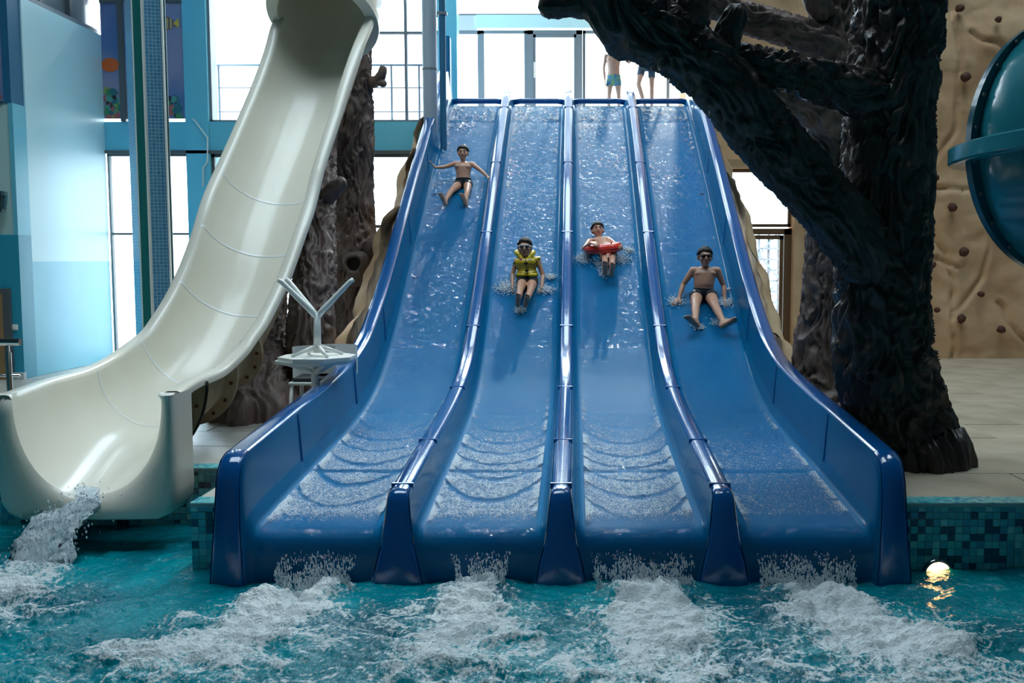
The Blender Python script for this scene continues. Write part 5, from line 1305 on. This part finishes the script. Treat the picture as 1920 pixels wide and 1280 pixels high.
def person(label, J, R, tone=0, hair_front=0.42, shorts=0.08, shorts_m=None, waist=0.055, look=(0, -1, -0.05), hs=1.0, hands=(), feet=(), face='eyes', belly=0.0, voxel=0.0065, name='person'):
    """J joint positions, R base radii, hs head scale."""
    J = {k: Vector(v) for k, v in J.items()}
    loc = J['pel'].copy()
    B = Body()
    shl, shr, hl, hr, pel, neck = J['shl'], J['shr'], J['hl'], J['hr'], J['pel'], J['neck']
    up = (neck - pel).normalized(); lat = (shr - shl).normalized(); RT = frame(lat, up); fwd = RT @ Vector((0, -1, 0)); TL = (neck - pel).length
    sw = (shr - shl).length / 2; g = R
    # torso lofted from pelvis to shoulders
    prof = [(-0.30, 0.30, 0.5), (-0.26, 0.55, 0.9), (-0.16, 0.74, 1.2), (0.0, 0.82, 1.34), (0.15, 0.80, 1.30), (0.30, 0.76 + belly * .5, 1.26 + belly * 1.4), (0.45, 0.79 + belly * .4, 1.30 + belly * 1.3), (0.60, 0.88 + belly * .2, 1.38 + belly * .6), (0.74, 0.95, 1.40), (0.86, 0.92, 1.15), (0.95, 0.70, 0.8), (1.0, 0.35, 0.45)]
    rows_ = []
    for t_, wx, wy in prof: rows_.append([tuple(pel + up * TL * t_ + fwd * belly * 0.03 + lat * (sw * wx * math.cos(a)) + fwd * (g * wy * math.sin(a))) for a in np.linspace(0, 2 * math.pi, 28, endpoint=False)])
    n0 = len(B.mb.v); B.mb.grid(rows_, wrap_v=True, flip=True); nn = len(rows_) * 28
    B.mb.f.append(tuple(range(n0, n0 + 28))); B.mb.m.append(0); B.mb.f.append(tuple(range(n0 + nn - 28, n0 + nn))[::-1]); B.mb.m.append(0)
    for s_ in (-1, 1): B.ell(pel + up * TL * 0.72 + lat * s_ * sw * 0.42 + fwd * g * 0.80, RT, (sw * 0.40, g * 0.55, TL * 0.12))
    B.cap(shl, shr, g * 0.62, g * 0.62, 4); B.cap(shl.lerp(shr, 0.3), neck, g * 0.55, g * 0.45); B.cap(shr.lerp(shl, 0.3), neck, g * 0.55, g * 0.45)
    hc = J['head']; B.cap(neck - up * 0.03, hc - up * 0.03, g * 0.56, g * 0.52)
    # head
    f = Vector(look).normalized(); hu = Vector(J.get('hup', (0, 0, 1))); hx = f.cross(hu).normalized(); hx = hx if hx.dot(lat) > 0 else -hx; RH = frame(hx, hu); f = RH @ Vector((0, -1, 0)); hu = RH @ Vector((0, 0, 1))
    h = hs
    def hp(x, y, z): return hc + hx * x * h + f * y * h + hu * z * h        # y towards the face
    B.ell(hp(0, -0.012, 0.030), RH, (0.072 * h, 0.090 * h, 0.078 * h), 22, 14); B.ell(hp(0, 0.012, -0.005), RH, (0.064 * h, 0.074 * h, 0.085 * h), 22, 14)
    B.ell(hp(0, 0.022, -0.050), RH, (0.050 * h, 0.056 * h, 0.052 * h)); B.ell(hp(0, 0.058, -0.078), RH, (0.022 * h, 0.018 * h, 0.018 * h))
    B.ell(hp(0, 0.080, 0.030), RH, (0.052 * h, 0.012 * h, 0.012 * h)); B.cap(hp(0, 0.082, 0.014), hp(0, 0.098, -0.016), 0.009 * h, 0.012 * h, 2, 8); B.ell(hp(0, 0.092, -0.020), RH, (0.017 * h, 0.011 * h, 0.009 * h))
    for s_ in (-1, 1):
        B.ell(hp(0.044 * s_, 0.048, -0.022), RH, (0.024 * h, 0.024 * h, 0.026 * h)); B.ell(hp(0.076 * s_, -0.010, -0.004), RH, (0.011 * h, 0.020 * h, 0.030 * h), 12, 8)
    B.ell(hp(0, 0.080, -0.047), RH, (0.024 * h, 0.008 * h, 0.010 * h), 12, 8)
    # limbs
    for a, b, c in (('shl', 'el', 'wl'), ('shr', 'er', 'wr')):
        B.chain([J[a], J[a].lerp(J[b], 0.45), J[b], J[b].lerp(J[c], 0.35), J[c]], [g * 0.60, g * 0.52, g * 0.42, g * 0.43, g * 0.29])
    for a, b, c in (('hl', 'kl', 'al'), ('hr', 'kr', 'ar')):
        B.chain([J[a], J[a].lerp(J[b], 0.4), J[b], J[b].lerp(J[c], 0.3), J[c]], [g * 1.02, g * 0.95, g * 0.66, g * 0.66, g * 0.42])
    for q in hands: hand(B, **q)
    for q in feet: foot(B, **q)
    me = B.mb.mesh('tmp', skin(tone)); ob = bpy.data.objects.new('tmp', me); C.objects.link(ob)
    m = ob.modifiers.new('r', 'REMESH'); m.mode = 'VOXEL'; m.voxel_size = voxel; m.use_smooth_shade = True
    m = ob.modifiers.new('s', 'SMOOTH'); m.factor = 0.5; m.iterations = 3
    bpy.context.view_layer.update()
    ev = ob.evaluated_get(bpy.context.evaluated_depsgraph_get()); me2 = bpy.data.meshes.new_from_object(ev)
    bpy.data.objects.remove(ob)
    me2.materials.clear(); me2.materials.append(skin(tone)); me2.polygons.foreach_set('use_smooth', [True] * len(me2.polygons)); me2.name = 'body'
    t = thing(name, label, 'person', loc)
    body = bpy.data.objects.new('body', me2); C.objects.link(body); put_under(body, t)
    # arrays for clothing cut from the skin
    nv = len(me2.vertices); V = np.empty(nv * 3, np.float32); me2.vertices.foreach_get('co', V); V = V.reshape(-1, 3).astype(float)
    N = np.empty(nv * 3, np.float32); me2.vertices.foreach_get('normal', N); N = N.reshape(-1, 3).astype(float)
    polys = [tuple(p.vertices) for p in me2.polygons]
    def seg_d(a, b):
        a, b = np.array(a), np.array(b); d = b - a; u = np.clip(((V - a) @ d) / (d @ d), 0, 1); return np.linalg.norm(V - a - u[:, None] * d, axis=1), u
    def shell(nm, mask, off, mtl, thick=0.004, extra=None):
        fs = [p for p in polys if all(mask[i] for i in p)]
        if not fs: return None
        ids = sorted({i for p in fs for i in p}); mp = {i: k for k, i in enumerate(ids)}
        o_ = off[ids] if hasattr(off, '__len__') else off
        W = V[ids] + N[ids] * (np.asarray(o_)[:, None] if hasattr(o_, '__len__') else o_)
        if extra is not None: W = W + extra[ids]
        mb = MB(); mb.add(W, [tuple(mp[i] for i in p) for p in fs]); ob = mb.build(nm, mtl, t, sm=True)
        sm_ = ob.modifiers.new('smooth', 'SMOOTH'); sm_.factor = 0.5; sm_.iterations = 4
        so = ob.modifiers.new('solid', 'SOLIDIFY'); so.thickness = thick + 0.006; so.offset = -1
        return ob
    upn = np.array(up); hgt = (V - np.array(pel)) @ upn
    mask = np.zeros(nv, bool)
    dl, ul = seg_d(hl, J['kl']); dr, ur = seg_d(hr, J['kr']); dp, _ = seg_d(pel - up * 0.05, pel + up * 0.05)
    Ll, Lr = (J['kl'] - hl).length, (J['kr'] - hr).length
    da = np.minimum(np.minimum(seg_d(J['el'], J['wl'])[0], seg_d(J['er'], J['wr'])[0]), np.minimum(seg_d(J['wl'], Vector(J['wl']) + (J['wl'] - J['el']) * 0.6)[0], seg_d(J['wr'], Vector(J['wr']) + (J['wr'] - J['er']) * 0.6)[0]))
    mask = ((np.minimum(dl, dr) < g * 1.5) & (np.where(dl < dr, ul * Ll, ur * Lr) < shorts) | (dp < sw * 1.15)) & (hgt < waist) & (np.where(dl < dr, ul * Ll, ur * Lr) < shorts + 0.001) & (da > g * 0.45)
    shell('swim_trunks', mask, 0.009, shorts_m or M['swim_black'])
    L = (V - np.array(hc)) @ np.array([hx, f, hu]).T / h        # head-local x, front, up
    isH = (np.linalg.norm(L - np.array([0, 0, 0.0]), axis=1) < 0.135) & (L[:, 2] > -0.075)
    zthr = np.interp(L[:, 1], [-0.10, -0.045, -0.015, 0.005, 0.03, 0.055, 0.10], [-0.060, -0.055, -0.028, 0.018, 0.026, 0.050, 0.052]) + 0.006 * noise3(L[:, 0] * 70, L[:, 1] * 30, 0 * L[:, 0], 8)
    hm = isH & (L[:, 2] > zthr) & (np.abs(L[:, 0]) < 0.090)
    hm &= ~((np.abs(L[:, 0]) > 0.073) & (L[:, 2] < 0.028))
    shell('hair', hm, 0.003 + 0.015 * smooth(0, 0.03, L[:, 2] - zthr) + 0.004 * noise3(L[:, 0] * 60, L[:, 1] * 60, L[:, 2] * 30, 5), M['hair'], 0.006)
    # face
    if face == 'eyes':
        for s_ in (-1, 1):
            e = MB(); e.sphere((0, 0, 0), (0.0155 * h, 0.008 * h, 0.0075 * h), 12, 8); e.v = [tuple(hp(0.030 * s_, 0.0775, 0.008) + RH @ Vector(q)) for q in e.v]; ey = e.build('eye', M['eye_white'], t, sm=True)
            e = MB(); e.sphere((0, 0, 0), (0.0078 * h, 0.005 * h, 0.0075 * h), 10, 7); e.v = [tuple(hp(0.030 * s_, 0.0825, 0.008) + RH @ Vector(q)) for q in e.v]; e.build('pupil', M['eye_dark'], ey, sm=True)
            MB().tube([hp(0.014 * s_, 0.0885, 0.030), hp(0.032 * s_, 0.087, 0.036), hp(0.050 * s_, 0.077, 0.029)], [0.0038 * h, 0.0048 * h, 0.003 * h], 6).build('eyebrow', M['hair'], t, sm=True)
    elif face in ('goggles', 'goggles_white'):
        gm = M['eye_dark'] if face == 'goggles' else mat('goggle_lens', (0.03, 0.035, 0.05), 0.1)
        gs = mat('goggle_strap', (0.015, 0.015, 0.02), 0.4) if face == 'goggles' else M['white_plastic']
        gg = bpy.data.objects.new('goggles', None)
        gb = MB()
        for s_ in (-1, 1):
            o_ = len(gb.v); gb.sphere((0, 0, 0), (0.0255 * h, 0.016 * h, 0.0165 * h), 14, 10)
            for i in range(o_, len(gb.v)): gb.v[i] = tuple(hp(0.031 * s_, 0.079, 0.010) + RH @ Vector(gb.v[i]))
        go = gb.build('goggles', gm, t, sm=True)
        pts = [hp(0.031 * 1.6 * math.copysign(1, math.sin(a)) if False else 0.079 * math.sin(a), 0.086 * math.cos(a) - 0.006, 0.010 + 0.02 * (1 - math.cos(a)) / 2) for a in np.linspace(0.55, 2 * math.pi - 0.55, 30)]
        MB().tube(pts, 0.0055 * h, 6).build('strap', gs, go, sm=True)
        MB().tube([hp(-0.055, 0.078, 0.024), hp(-0.030, 0.090, 0.030), hp(0, 0.093, 0.020), hp(0.030, 0.090, 0.030), hp(0.055, 0.078, 0.024)], 0.0045 * h, 6).build('goggle_frame', gs, go, sm=True)
    MB().tube([hp(-0.021, 0.083, -0.046), hp(-0.008, 0.0905, -0.0435), hp(0.008, 0.0905, -0.0435), hp(0.021, 0.083, -0.046)], [0.002 * h, 0.0045 * h, 0.0045 * h, 0.002 * h], 6).build('mouth', M['lip'], t, sm=True)
    return dict(t=t, shell=shell, V=V, N=N, hgt=hgt, J=J, up=up, lat=lat, fwd=fwd, RT=RT, seg_d=seg_d, TL=TL, sw=sw, g=g, hp=hp, h=h, hu=hu, f=f, hx=hx)

def joints(Y, d):
    return {k: P(v[0], v[1], Y + v[2]) for k, v in d.items()}
T_UP = Vector((0, -0.545, 0.838)); T_DN = Vector((0, -0.838, -0.545))     # normal of the slope, down the slope
def wet_splash(label, Y, pts, n, seed):
    """Drops thrown up around a rider: (px, py, spread in m, height)."""
    rg = np.random.default_rng(seed); pos = []
    for px_, py_, sp, hh in pts:
        c = np.array(P(px_, py_, floor_Y(py_) - 0.02)); q = rg.normal(0, 1, (n, 3)) * np.array([sp, sp * 0.8, 0.02]) + c
        q[:, 2] = floor_z(q[:, 1]) + 0.016 + np.abs(rg.normal(0, hh, n)); pos.append(q)
    pos = np.concatenate(pos); s = rg.uniform(0.0020, 0.0062, len(pos))
    return drops('water_splash', pos, np.stack([s * rg.uniform(0.8, 2.0, len(pos)), s * rg.uniform(0.8, 2.6, len(pos)), s], 1), M['foam_drops'], label, 'water splash', 'splashes around the riders')
M['foam_drops'] = drop_mat('foam_drops', (0.92, 0.96, 0.98))

# --- boy with spread arms, first lane
Y0 = floor_Y(350)
J = joints(Y0, {'head': (868, 287, 0.03), 'neck': (868, 303, 0.05), 'shl': (852, 307, 0.05), 'shr': (886, 308, 0.05), 'pel': (869, 341, 0.02), 'hl': (861, 345, -0.01), 'hr': (877, 345, -0.01),
                'el': (833, 313, 0.0), 'wl': (815, 314, -0.06), 'er': (902, 320, 0.0), 'wr': (914, 331, -0.05), 'kl': (846, 358, -0.30), 'al': (835, 376, -0.52), 'kr': (876, 359, -0.30), 'ar': (873, 377, -0.52)})
person('boy in black trunks sliding with both arms spread in the first lane', J, 0.062, 0, hs=0.98, look=(0.03, -1, -0.10), shorts=0.07,
       hands=[dict(w=J['wl'], d=(-0.5, -0.3, 0.75), n=(0.8, 0.2, 0.5), side=(0.3, -0.8, 0.2), curl=0.1, spread=0.2, s=0.95), dict(w=J['wr'], d=(0.75, -0.4, -0.3), n=(0.2, -0.3, 0.9), side=(0, -0.7, 0.3), curl=0.35, spread=0.16, s=0.95)],
       feet=[dict(an=J['al'], heel_d=(0, -0.6, -0.7), toe_d=(-0.35, -0.35, 0.85), up=(0.2, 0.8, 0.5)), dict(an=J['ar'], heel_d=(0, -0.6, -0.7), toe_d=(-0.3, -0.35, 0.85), up=(0.1, 0.8, 0.5))])

# --- boy in the yellow vest, second lane
Y0 = floor_Y(533)
J = joints(Y0, {'head': (984, 464, 0.02), 'neck': (985, 482, 0.05), 'shl': (969, 489, 0.05), 'shr': (1009, 490, 0.05), 'pel': (989, 522, 0.02), 'hl': (980, 526, -0.02), 'hr': (999, 526, -0.02),
                'el': (961, 514, 0.02), 'wl': (961, 537, -0.10), 'er': (1018, 516, 0.02), 'wr': (1016, 537, -0.10), 'kl': (975, 545, -0.34), 'al': (971, 565, -0.60), 'kr': (994, 547, -0.34), 'ar': (986, 566, -0.60)})
b2_ = person('boy in a yellow life vest and goggles sliding in the second lane', J, 0.062, 1, hs=1.06, look=(0.0, -1, -0.22), shorts=0.10, face='goggles_white',
       hands=[dict(w=J['wl'], d=(-0.1, -0.45, -0.8), n=(-0.9, 0, 0.1), side=(0.1, -0.9, 0.4), curl=0.6), dict(w=J['wr'], d=(0.0, -0.5, -0.8), n=(0.9, 0, 0.1), side=(-0.1, -0.9, 0.4), curl=0.8)],
       feet=[dict(an=J['al'], heel_d=(0, -0.6, -0.7), toe_d=(0.1, -0.40, 0.85), up=(0, 0.8, 0.5), s=0.92), dict(an=J['ar'], heel_d=(0, -0.6, -0.7), toe_d=(0.15, -0.40, 0.85), up=(0, 0.8, 0.5), s=0.92)])
M['vest'] = mat('vest_yellow', (0.62, 0.44, 0.02), 0.28, coat=0.4, bump=(14, 0.5), var=(8, (0.50, 0.34, 0.02), 0.6))
M['vest_bright'] = mat('vest_bright', (0.80, 0.58, 0.02), 0.25, coat=0.5)
B_ = b2_; hgt = B_['hgt']; dn, _ = B_['seg_d'](J['neck'], J['head']); dAl = np.minimum(B_['seg_d'](J['shl'], J['el'])[0], B_['seg_d'](J['shr'], J['er'])[0]); latc = np.abs((B_['V'] - np.array(J['pel'])) @ np.array(B_['lat']))
dW = np.minimum(B_['seg_d'](J['el'], J['wl'])[0], B_['seg_d'](J['er'], J['wr'])[0])
mk = (hgt > 0.015) & (hgt < B_['TL'] * 0.98) & (dn > 0.045) & (latc < B_['sw'] * 1.12) & (dW > 0.05) & ~((dAl < 0.040) & (hgt < B_['TL'] * 0.8))
pad = 0.026 + 0.010 * np.sin(hgt * 40)
b2v = B_['shell']('life_vest', mk, pad, M['vest'], 0.02)
def pt(a, u, fo): return J['pel'] + B_['lat'] * a + B_['up'] * u + B_['fwd'] * fo
for s_ in (-1, 1):      # collar cushions and lower cushions
    bd = Body(); bd.chain([pt(0.035 * s_, 0.235, 0.085), pt(0.085 * s_, 0.30, 0.05), pt(0.10 * s_, 0.325, 0.0), pt(0.07 * s_, 0.335, -0.06)], [0.022, 0.034, 0.036, 0.03]); bd.mb.build('collar_cushion', M['vest_bright'], b2v, sm=True)
    bd = Body(); bd.chain([pt(0.045 * s_, 0.035, 0.105), pt(0.10 * s_, 0.038, 0.085)], [0.027, 0.027]); bd.mb.build('lower_cushion', M['vest_bright'], b2v, sm=True)
for u in (0.175, 0.085):
    a, b = pt(-0.02, u - 0.013, 0.118), pt(0.03, u + 0.013, 0.132)
    MB().box((min(a.x, b.x), min(a.y, b.y), min(a.z, b.z)), (max(a.x, b.x), max(a.y, b.y), max(a.z, b.z)), 0.004).build('buckle', M['black'], b2v)
MB().tube([pt(0.004, 0.26, 0.115), pt(0.004, 0.15, 0.124), pt(0.004, 0.02, 0.118)], 0.004, 6).build('zip', M['black'], b2v, sm=True)
for a, c_, nm in ((-0.055, (0.6, 0.05, 0.3), 'pink_patch'), (0.06, (0.7, 0.72, 0.75), 'white_patch')):
    e = MB(); e.sphere(pt(a, 0.225, 0.108), (0.018, 0.008, 0.014), 12, 8); e.build('printed_patch', mat(nm, c_, 0.5), b2v, sm=True)
wet_splash('splash around the boy in the yellow vest', Y0, [(958, 545, 0.07, 0.03), (945, 540, 0.06, 0.02), (1022, 545, 0.05, 0.02), (1032, 520, 0.03, 0.015), (975, 583, 0.03, 0.02)], 300, 31)

# --- boy with the red ring, third lane
Y0 = floor_Y(481)
J = joints(Y0, {'head': (1121, 432, 0.30), 'neck': (1122, 448, 0.26), 'shl': (1105, 452, 0.25), 'shr': (1140, 448, 0.25), 'pel': (1137, 470, 0.03), 'hl': (1131, 474, 0.0), 'hr': (1147, 474, 0.0),
                'el': (1094, 466, 0.0), 'wl': (1108, 455, -0.24), 'er': (1155, 458, 0.08), 'wr': (1165, 461, -0.14), 'kl': (1134, 486, -0.30), 'al': (1134, 505, -0.57), 'kr': (1148, 487, -0.30), 'ar': (1147, 508, -0.57)})
J['hup'] = Vector((-0.1, 0.25, 1))
person('smiling boy lying back with a red swim ring in the third lane', J, 0.058, 0, hs=1.0, look=(0.1, -1, -0.05), shorts=0.07,
       hands=[dict(w=J['wl'], d=(0.75, -0.45, -0.15), n=(0.1, -0.5, 0.85), side=(0.3, 0.8, 0.2), curl=0.5, spread=0.2), dict(w=J['wr'], d=(0.1, -0.8, -0.2), n=(0.9, -0.1, 0.3), side=(-0.2, -0.2, 0.9), curl=0.7)],
       feet=[dict(an=J['al'], heel_d=(0, -0.6, -0.7), toe_d=(0.05, -0.45, 0.85), up=(0, 0.8, 0.5)), dict(an=J['ar'], heel_d=(0, -0.6, -0.7), toe_d=(0.1, -0.45, 0.85), up=(0, 0.8, 0.5))])
rc = P(1131, 465, Y0 - 0.06); M['ring'] = mat('ring_red', (0.80, 0.035, 0.015), 0.25, coat=0.5, bump=(9, 0.12))
ring = thing('swim_ring', 'red inflatable swim ring held by the boy in the third lane', 'swim ring', rc)
RR = Matrix.Rotation(math.radians(-5), 3, 'Y') @ Matrix.Rotation(math.radians(4), 3, 'X'); rows = []
for a in np.linspace(0, 2 * math.pi, 48, endpoint=False):
    row = []
    for b in np.linspace(0, 2 * math.pi, 20, endpoint=False):
        w = 0.066 * (1 + 0.02 * math.cos(12 * a)); q = Vector(((0.185 + w * math.cos(b)) * math.cos(a), (0.165 + w * math.cos(b)) * math.sin(a), w * 0.92 * math.sin(b)))
        row.append(tuple(rc + RR @ q))
    rows.append(row)
MB().grid(rows, wrap_u=True, wrap_v=True).build('tube', M['ring'], ring, sm=True)
MB().tube([rc + RR @ Vector((0.10, -0.17, 0.06)), rc + RR @ Vector((0.105, -0.18, 0.085))], [0.012, 0.008], 10).build('valve', mat('valve', (0.75, 0.2, 0.15), 0.4), ring, sm=True)
seam = [tuple(rc + RR @ Vector(((0.185 + 0.0665) * math.cos(a), (0.165 + 0.0665) * math.sin(a), 0))) for a in np.linspace(0, 2 * math.pi, 60)]
MB().tube(seam, 0.003, 6).build('seam', M['ring'], ring, sm=True)
wet_splash('splash around the boy with the red ring', Y0, [(1092, 487, 0.06, 0.02), (1130, 498, 0.05, 0.04), (1135, 513, 0.045, 0.03), (1165, 488, 0.07, 0.02), (1178, 470, 0.03, 0.02)], 320, 33)

# --- biggest boy, fourth lane
Y0 = floor_Y(562)
J = joints(Y0, {'head': (1322, 482, 0.0), 'neck': (1322, 500, 0.05), 'shl': (1299, 507, 0.04), 'shr': (1345, 507, 0.04), 'pel': (1319, 548, 0.02), 'hl': (1306, 554, -0.02), 'hr': (1332, 554, -0.02),
                'el': (1281, 533, 0.06), 'wl': (1273, 558, -0.03), 'er': (1357, 535, 0.06), 'wr': (1359, 561, -0.03), 'kl': (1304, 573, -0.36), 'al': (1304, 601, -0.64), 'kr': (1341, 574, -0.36), 'ar': (1356, 603, -0.64)})
person('biggest boy in black trunks and dark goggles sliding in the fourth lane', J, 0.075, 1, hs=1.10, look=(0.02, -1, -0.12), shorts=0.09, face='goggles', belly=0.16, waist=0.05,
       hands=[dict(w=J['wl'], d=(-0.6, -0.5, -0.5), n=(-0.2, -0.3, 0.9), side=(0.2, -0.9, 0.1), curl=0.2, spread=0.18, s=1.1), dict(w=J['wr'], d=(0.35, -0.6, -0.6), n=(0.2, -0.3, 0.9), side=(-0.4, -0.9, 0.1), curl=0.3, spread=0.16, s=1.1)],
       feet=[dict(an=J['al'], heel_d=(0.1, -0.6, -0.7), toe_d=(-0.65, -0.40, 0.55), up=(0.2, 0.8, 0.5), s=1.15), dict(an=J['ar'], heel_d=(-0.1, -0.6, -0.7), toe_d=(0.75, -0.40, 0.40), up=(-0.1, 0.8, 0.5), s=1.15)])
wet_splash('splash around the biggest boy', Y0, [(1268, 566, 0.05, 0.02), (1366, 570, 0.05, 0.02), (1350, 606, 0.05, 0.02), (1310, 613, 0.03, 0.01), (1372, 545, 0.025, 0.015)], 300, 37)

# --- two children waiting on the platform
Y0 = 18.2
def foot_z(j): j = Vector(j); j.z = PLAT + 0.055; return j
J = joints(Y0, {'head': (1150, 80, 0.0), 'neck': (1150, 98, 0.0), 'shl': (1136, 105, 0.0), 'shr': (1165, 105, 0.0), 'pel': (1151, 146, 0.0), 'hl': (1144, 151, 0.0), 'hr': (1158, 151, 0.0),
                'el': (1132, 128, 0.03), 'wl': (1134, 150, -0.02), 'er': (1179, 117, 0.0), 'wr': (1190, 107, -0.05), 'kl': (1142, 178, -0.02), 'kr': (1160, 178, -0.02), 'al': (1141, 205, 0.02), 'ar': (1161, 205, 0.02)})
J['al'] = foot_z(J['al']); J['ar'] = foot_z(J['ar'])
pm = mat('trunks_pattern', (0.02, 0.25, 0.62), 0.6, var=(16, (0.35, 0.62, 0.12), 0.9))
person('child in blue and green patterned trunks standing at the top of the third lane', J, 0.058, 2, hs=1.0, shorts=0.10, shorts_m=pm, waist=0.05,
       hands=[dict(w=J['wl'], d=(0.05, -0.2, -1), n=(-0.9, 0, 0), side=(0.1, -1, 0)), dict(w=J['wr'], d=(0.6, -0.2, 0.5), n=(0, 0.5, 0.8), side=(-0.3, -0.5, 0.5))],
       feet=[dict(an=J['al'], heel_d=(0, 0.3, -1), toe_d=(-0.15, -1, -0.1), up=(0, 0, 1)), dict(an=J['ar'], heel_d=(0, 0.3, -1), toe_d=(0.15, -1, -0.1), up=(0, 0, 1))])
J = joints(Y0, {'head': (1213, 38, 0.0), 'neck': (1213, 60, 0.0), 'shl': (1196, 68, 0.0), 'shr': (1231, 68, 0.0), 'pel': (1213, 116, 0.0), 'hl': (1205, 122, 0.0), 'hr': (1222, 122, 0.0),
                'el': (1186, 96, 0.05), 'wl': (1190, 112, -0.1), 'er': (1242, 98, 0.03), 'wr': (1246, 122, -0.05), 'kl': (1197, 158, -0.18), 'kr': (1222, 162, -0.05), 'al': (1212, 205, 0.05), 'ar': (1222, 205, 0.05)})
J['al'] = foot_z(J['al']); J['ar'] = foot_z(J['ar'])
pm = mat('shorts_dark', (0.015, 0.06, 0.13), 0.6, var=(14, (0.10, 0.22, 0.35), 0.5))
person('taller child in loose dark blue shorts standing at the top of the fourth lane', J, 0.062, 2, hs=1.08, shorts=0.24, shorts_m=pm, waist=0.06,
       hands=[dict(w=J['wl'], d=(0.2, -0.5, -0.8), n=(-0.9, 0, 0), side=(0.1, -1, 0)), dict(w=J['wr'], d=(0.05, -0.2, -1), n=(0.9, 0, 0), side=(-0.1, -1, 0))],
       feet=[dict(an=J['al'], heel_d=(0, 0.3, -1), toe_d=(-0.15, -1, -0.1), up=(0, 0, 1)), dict(an=J['ar'], heel_d=(0, 0.3, -1), toe_d=(0.15, -1, -0.1), up=(0, 0, 1))])
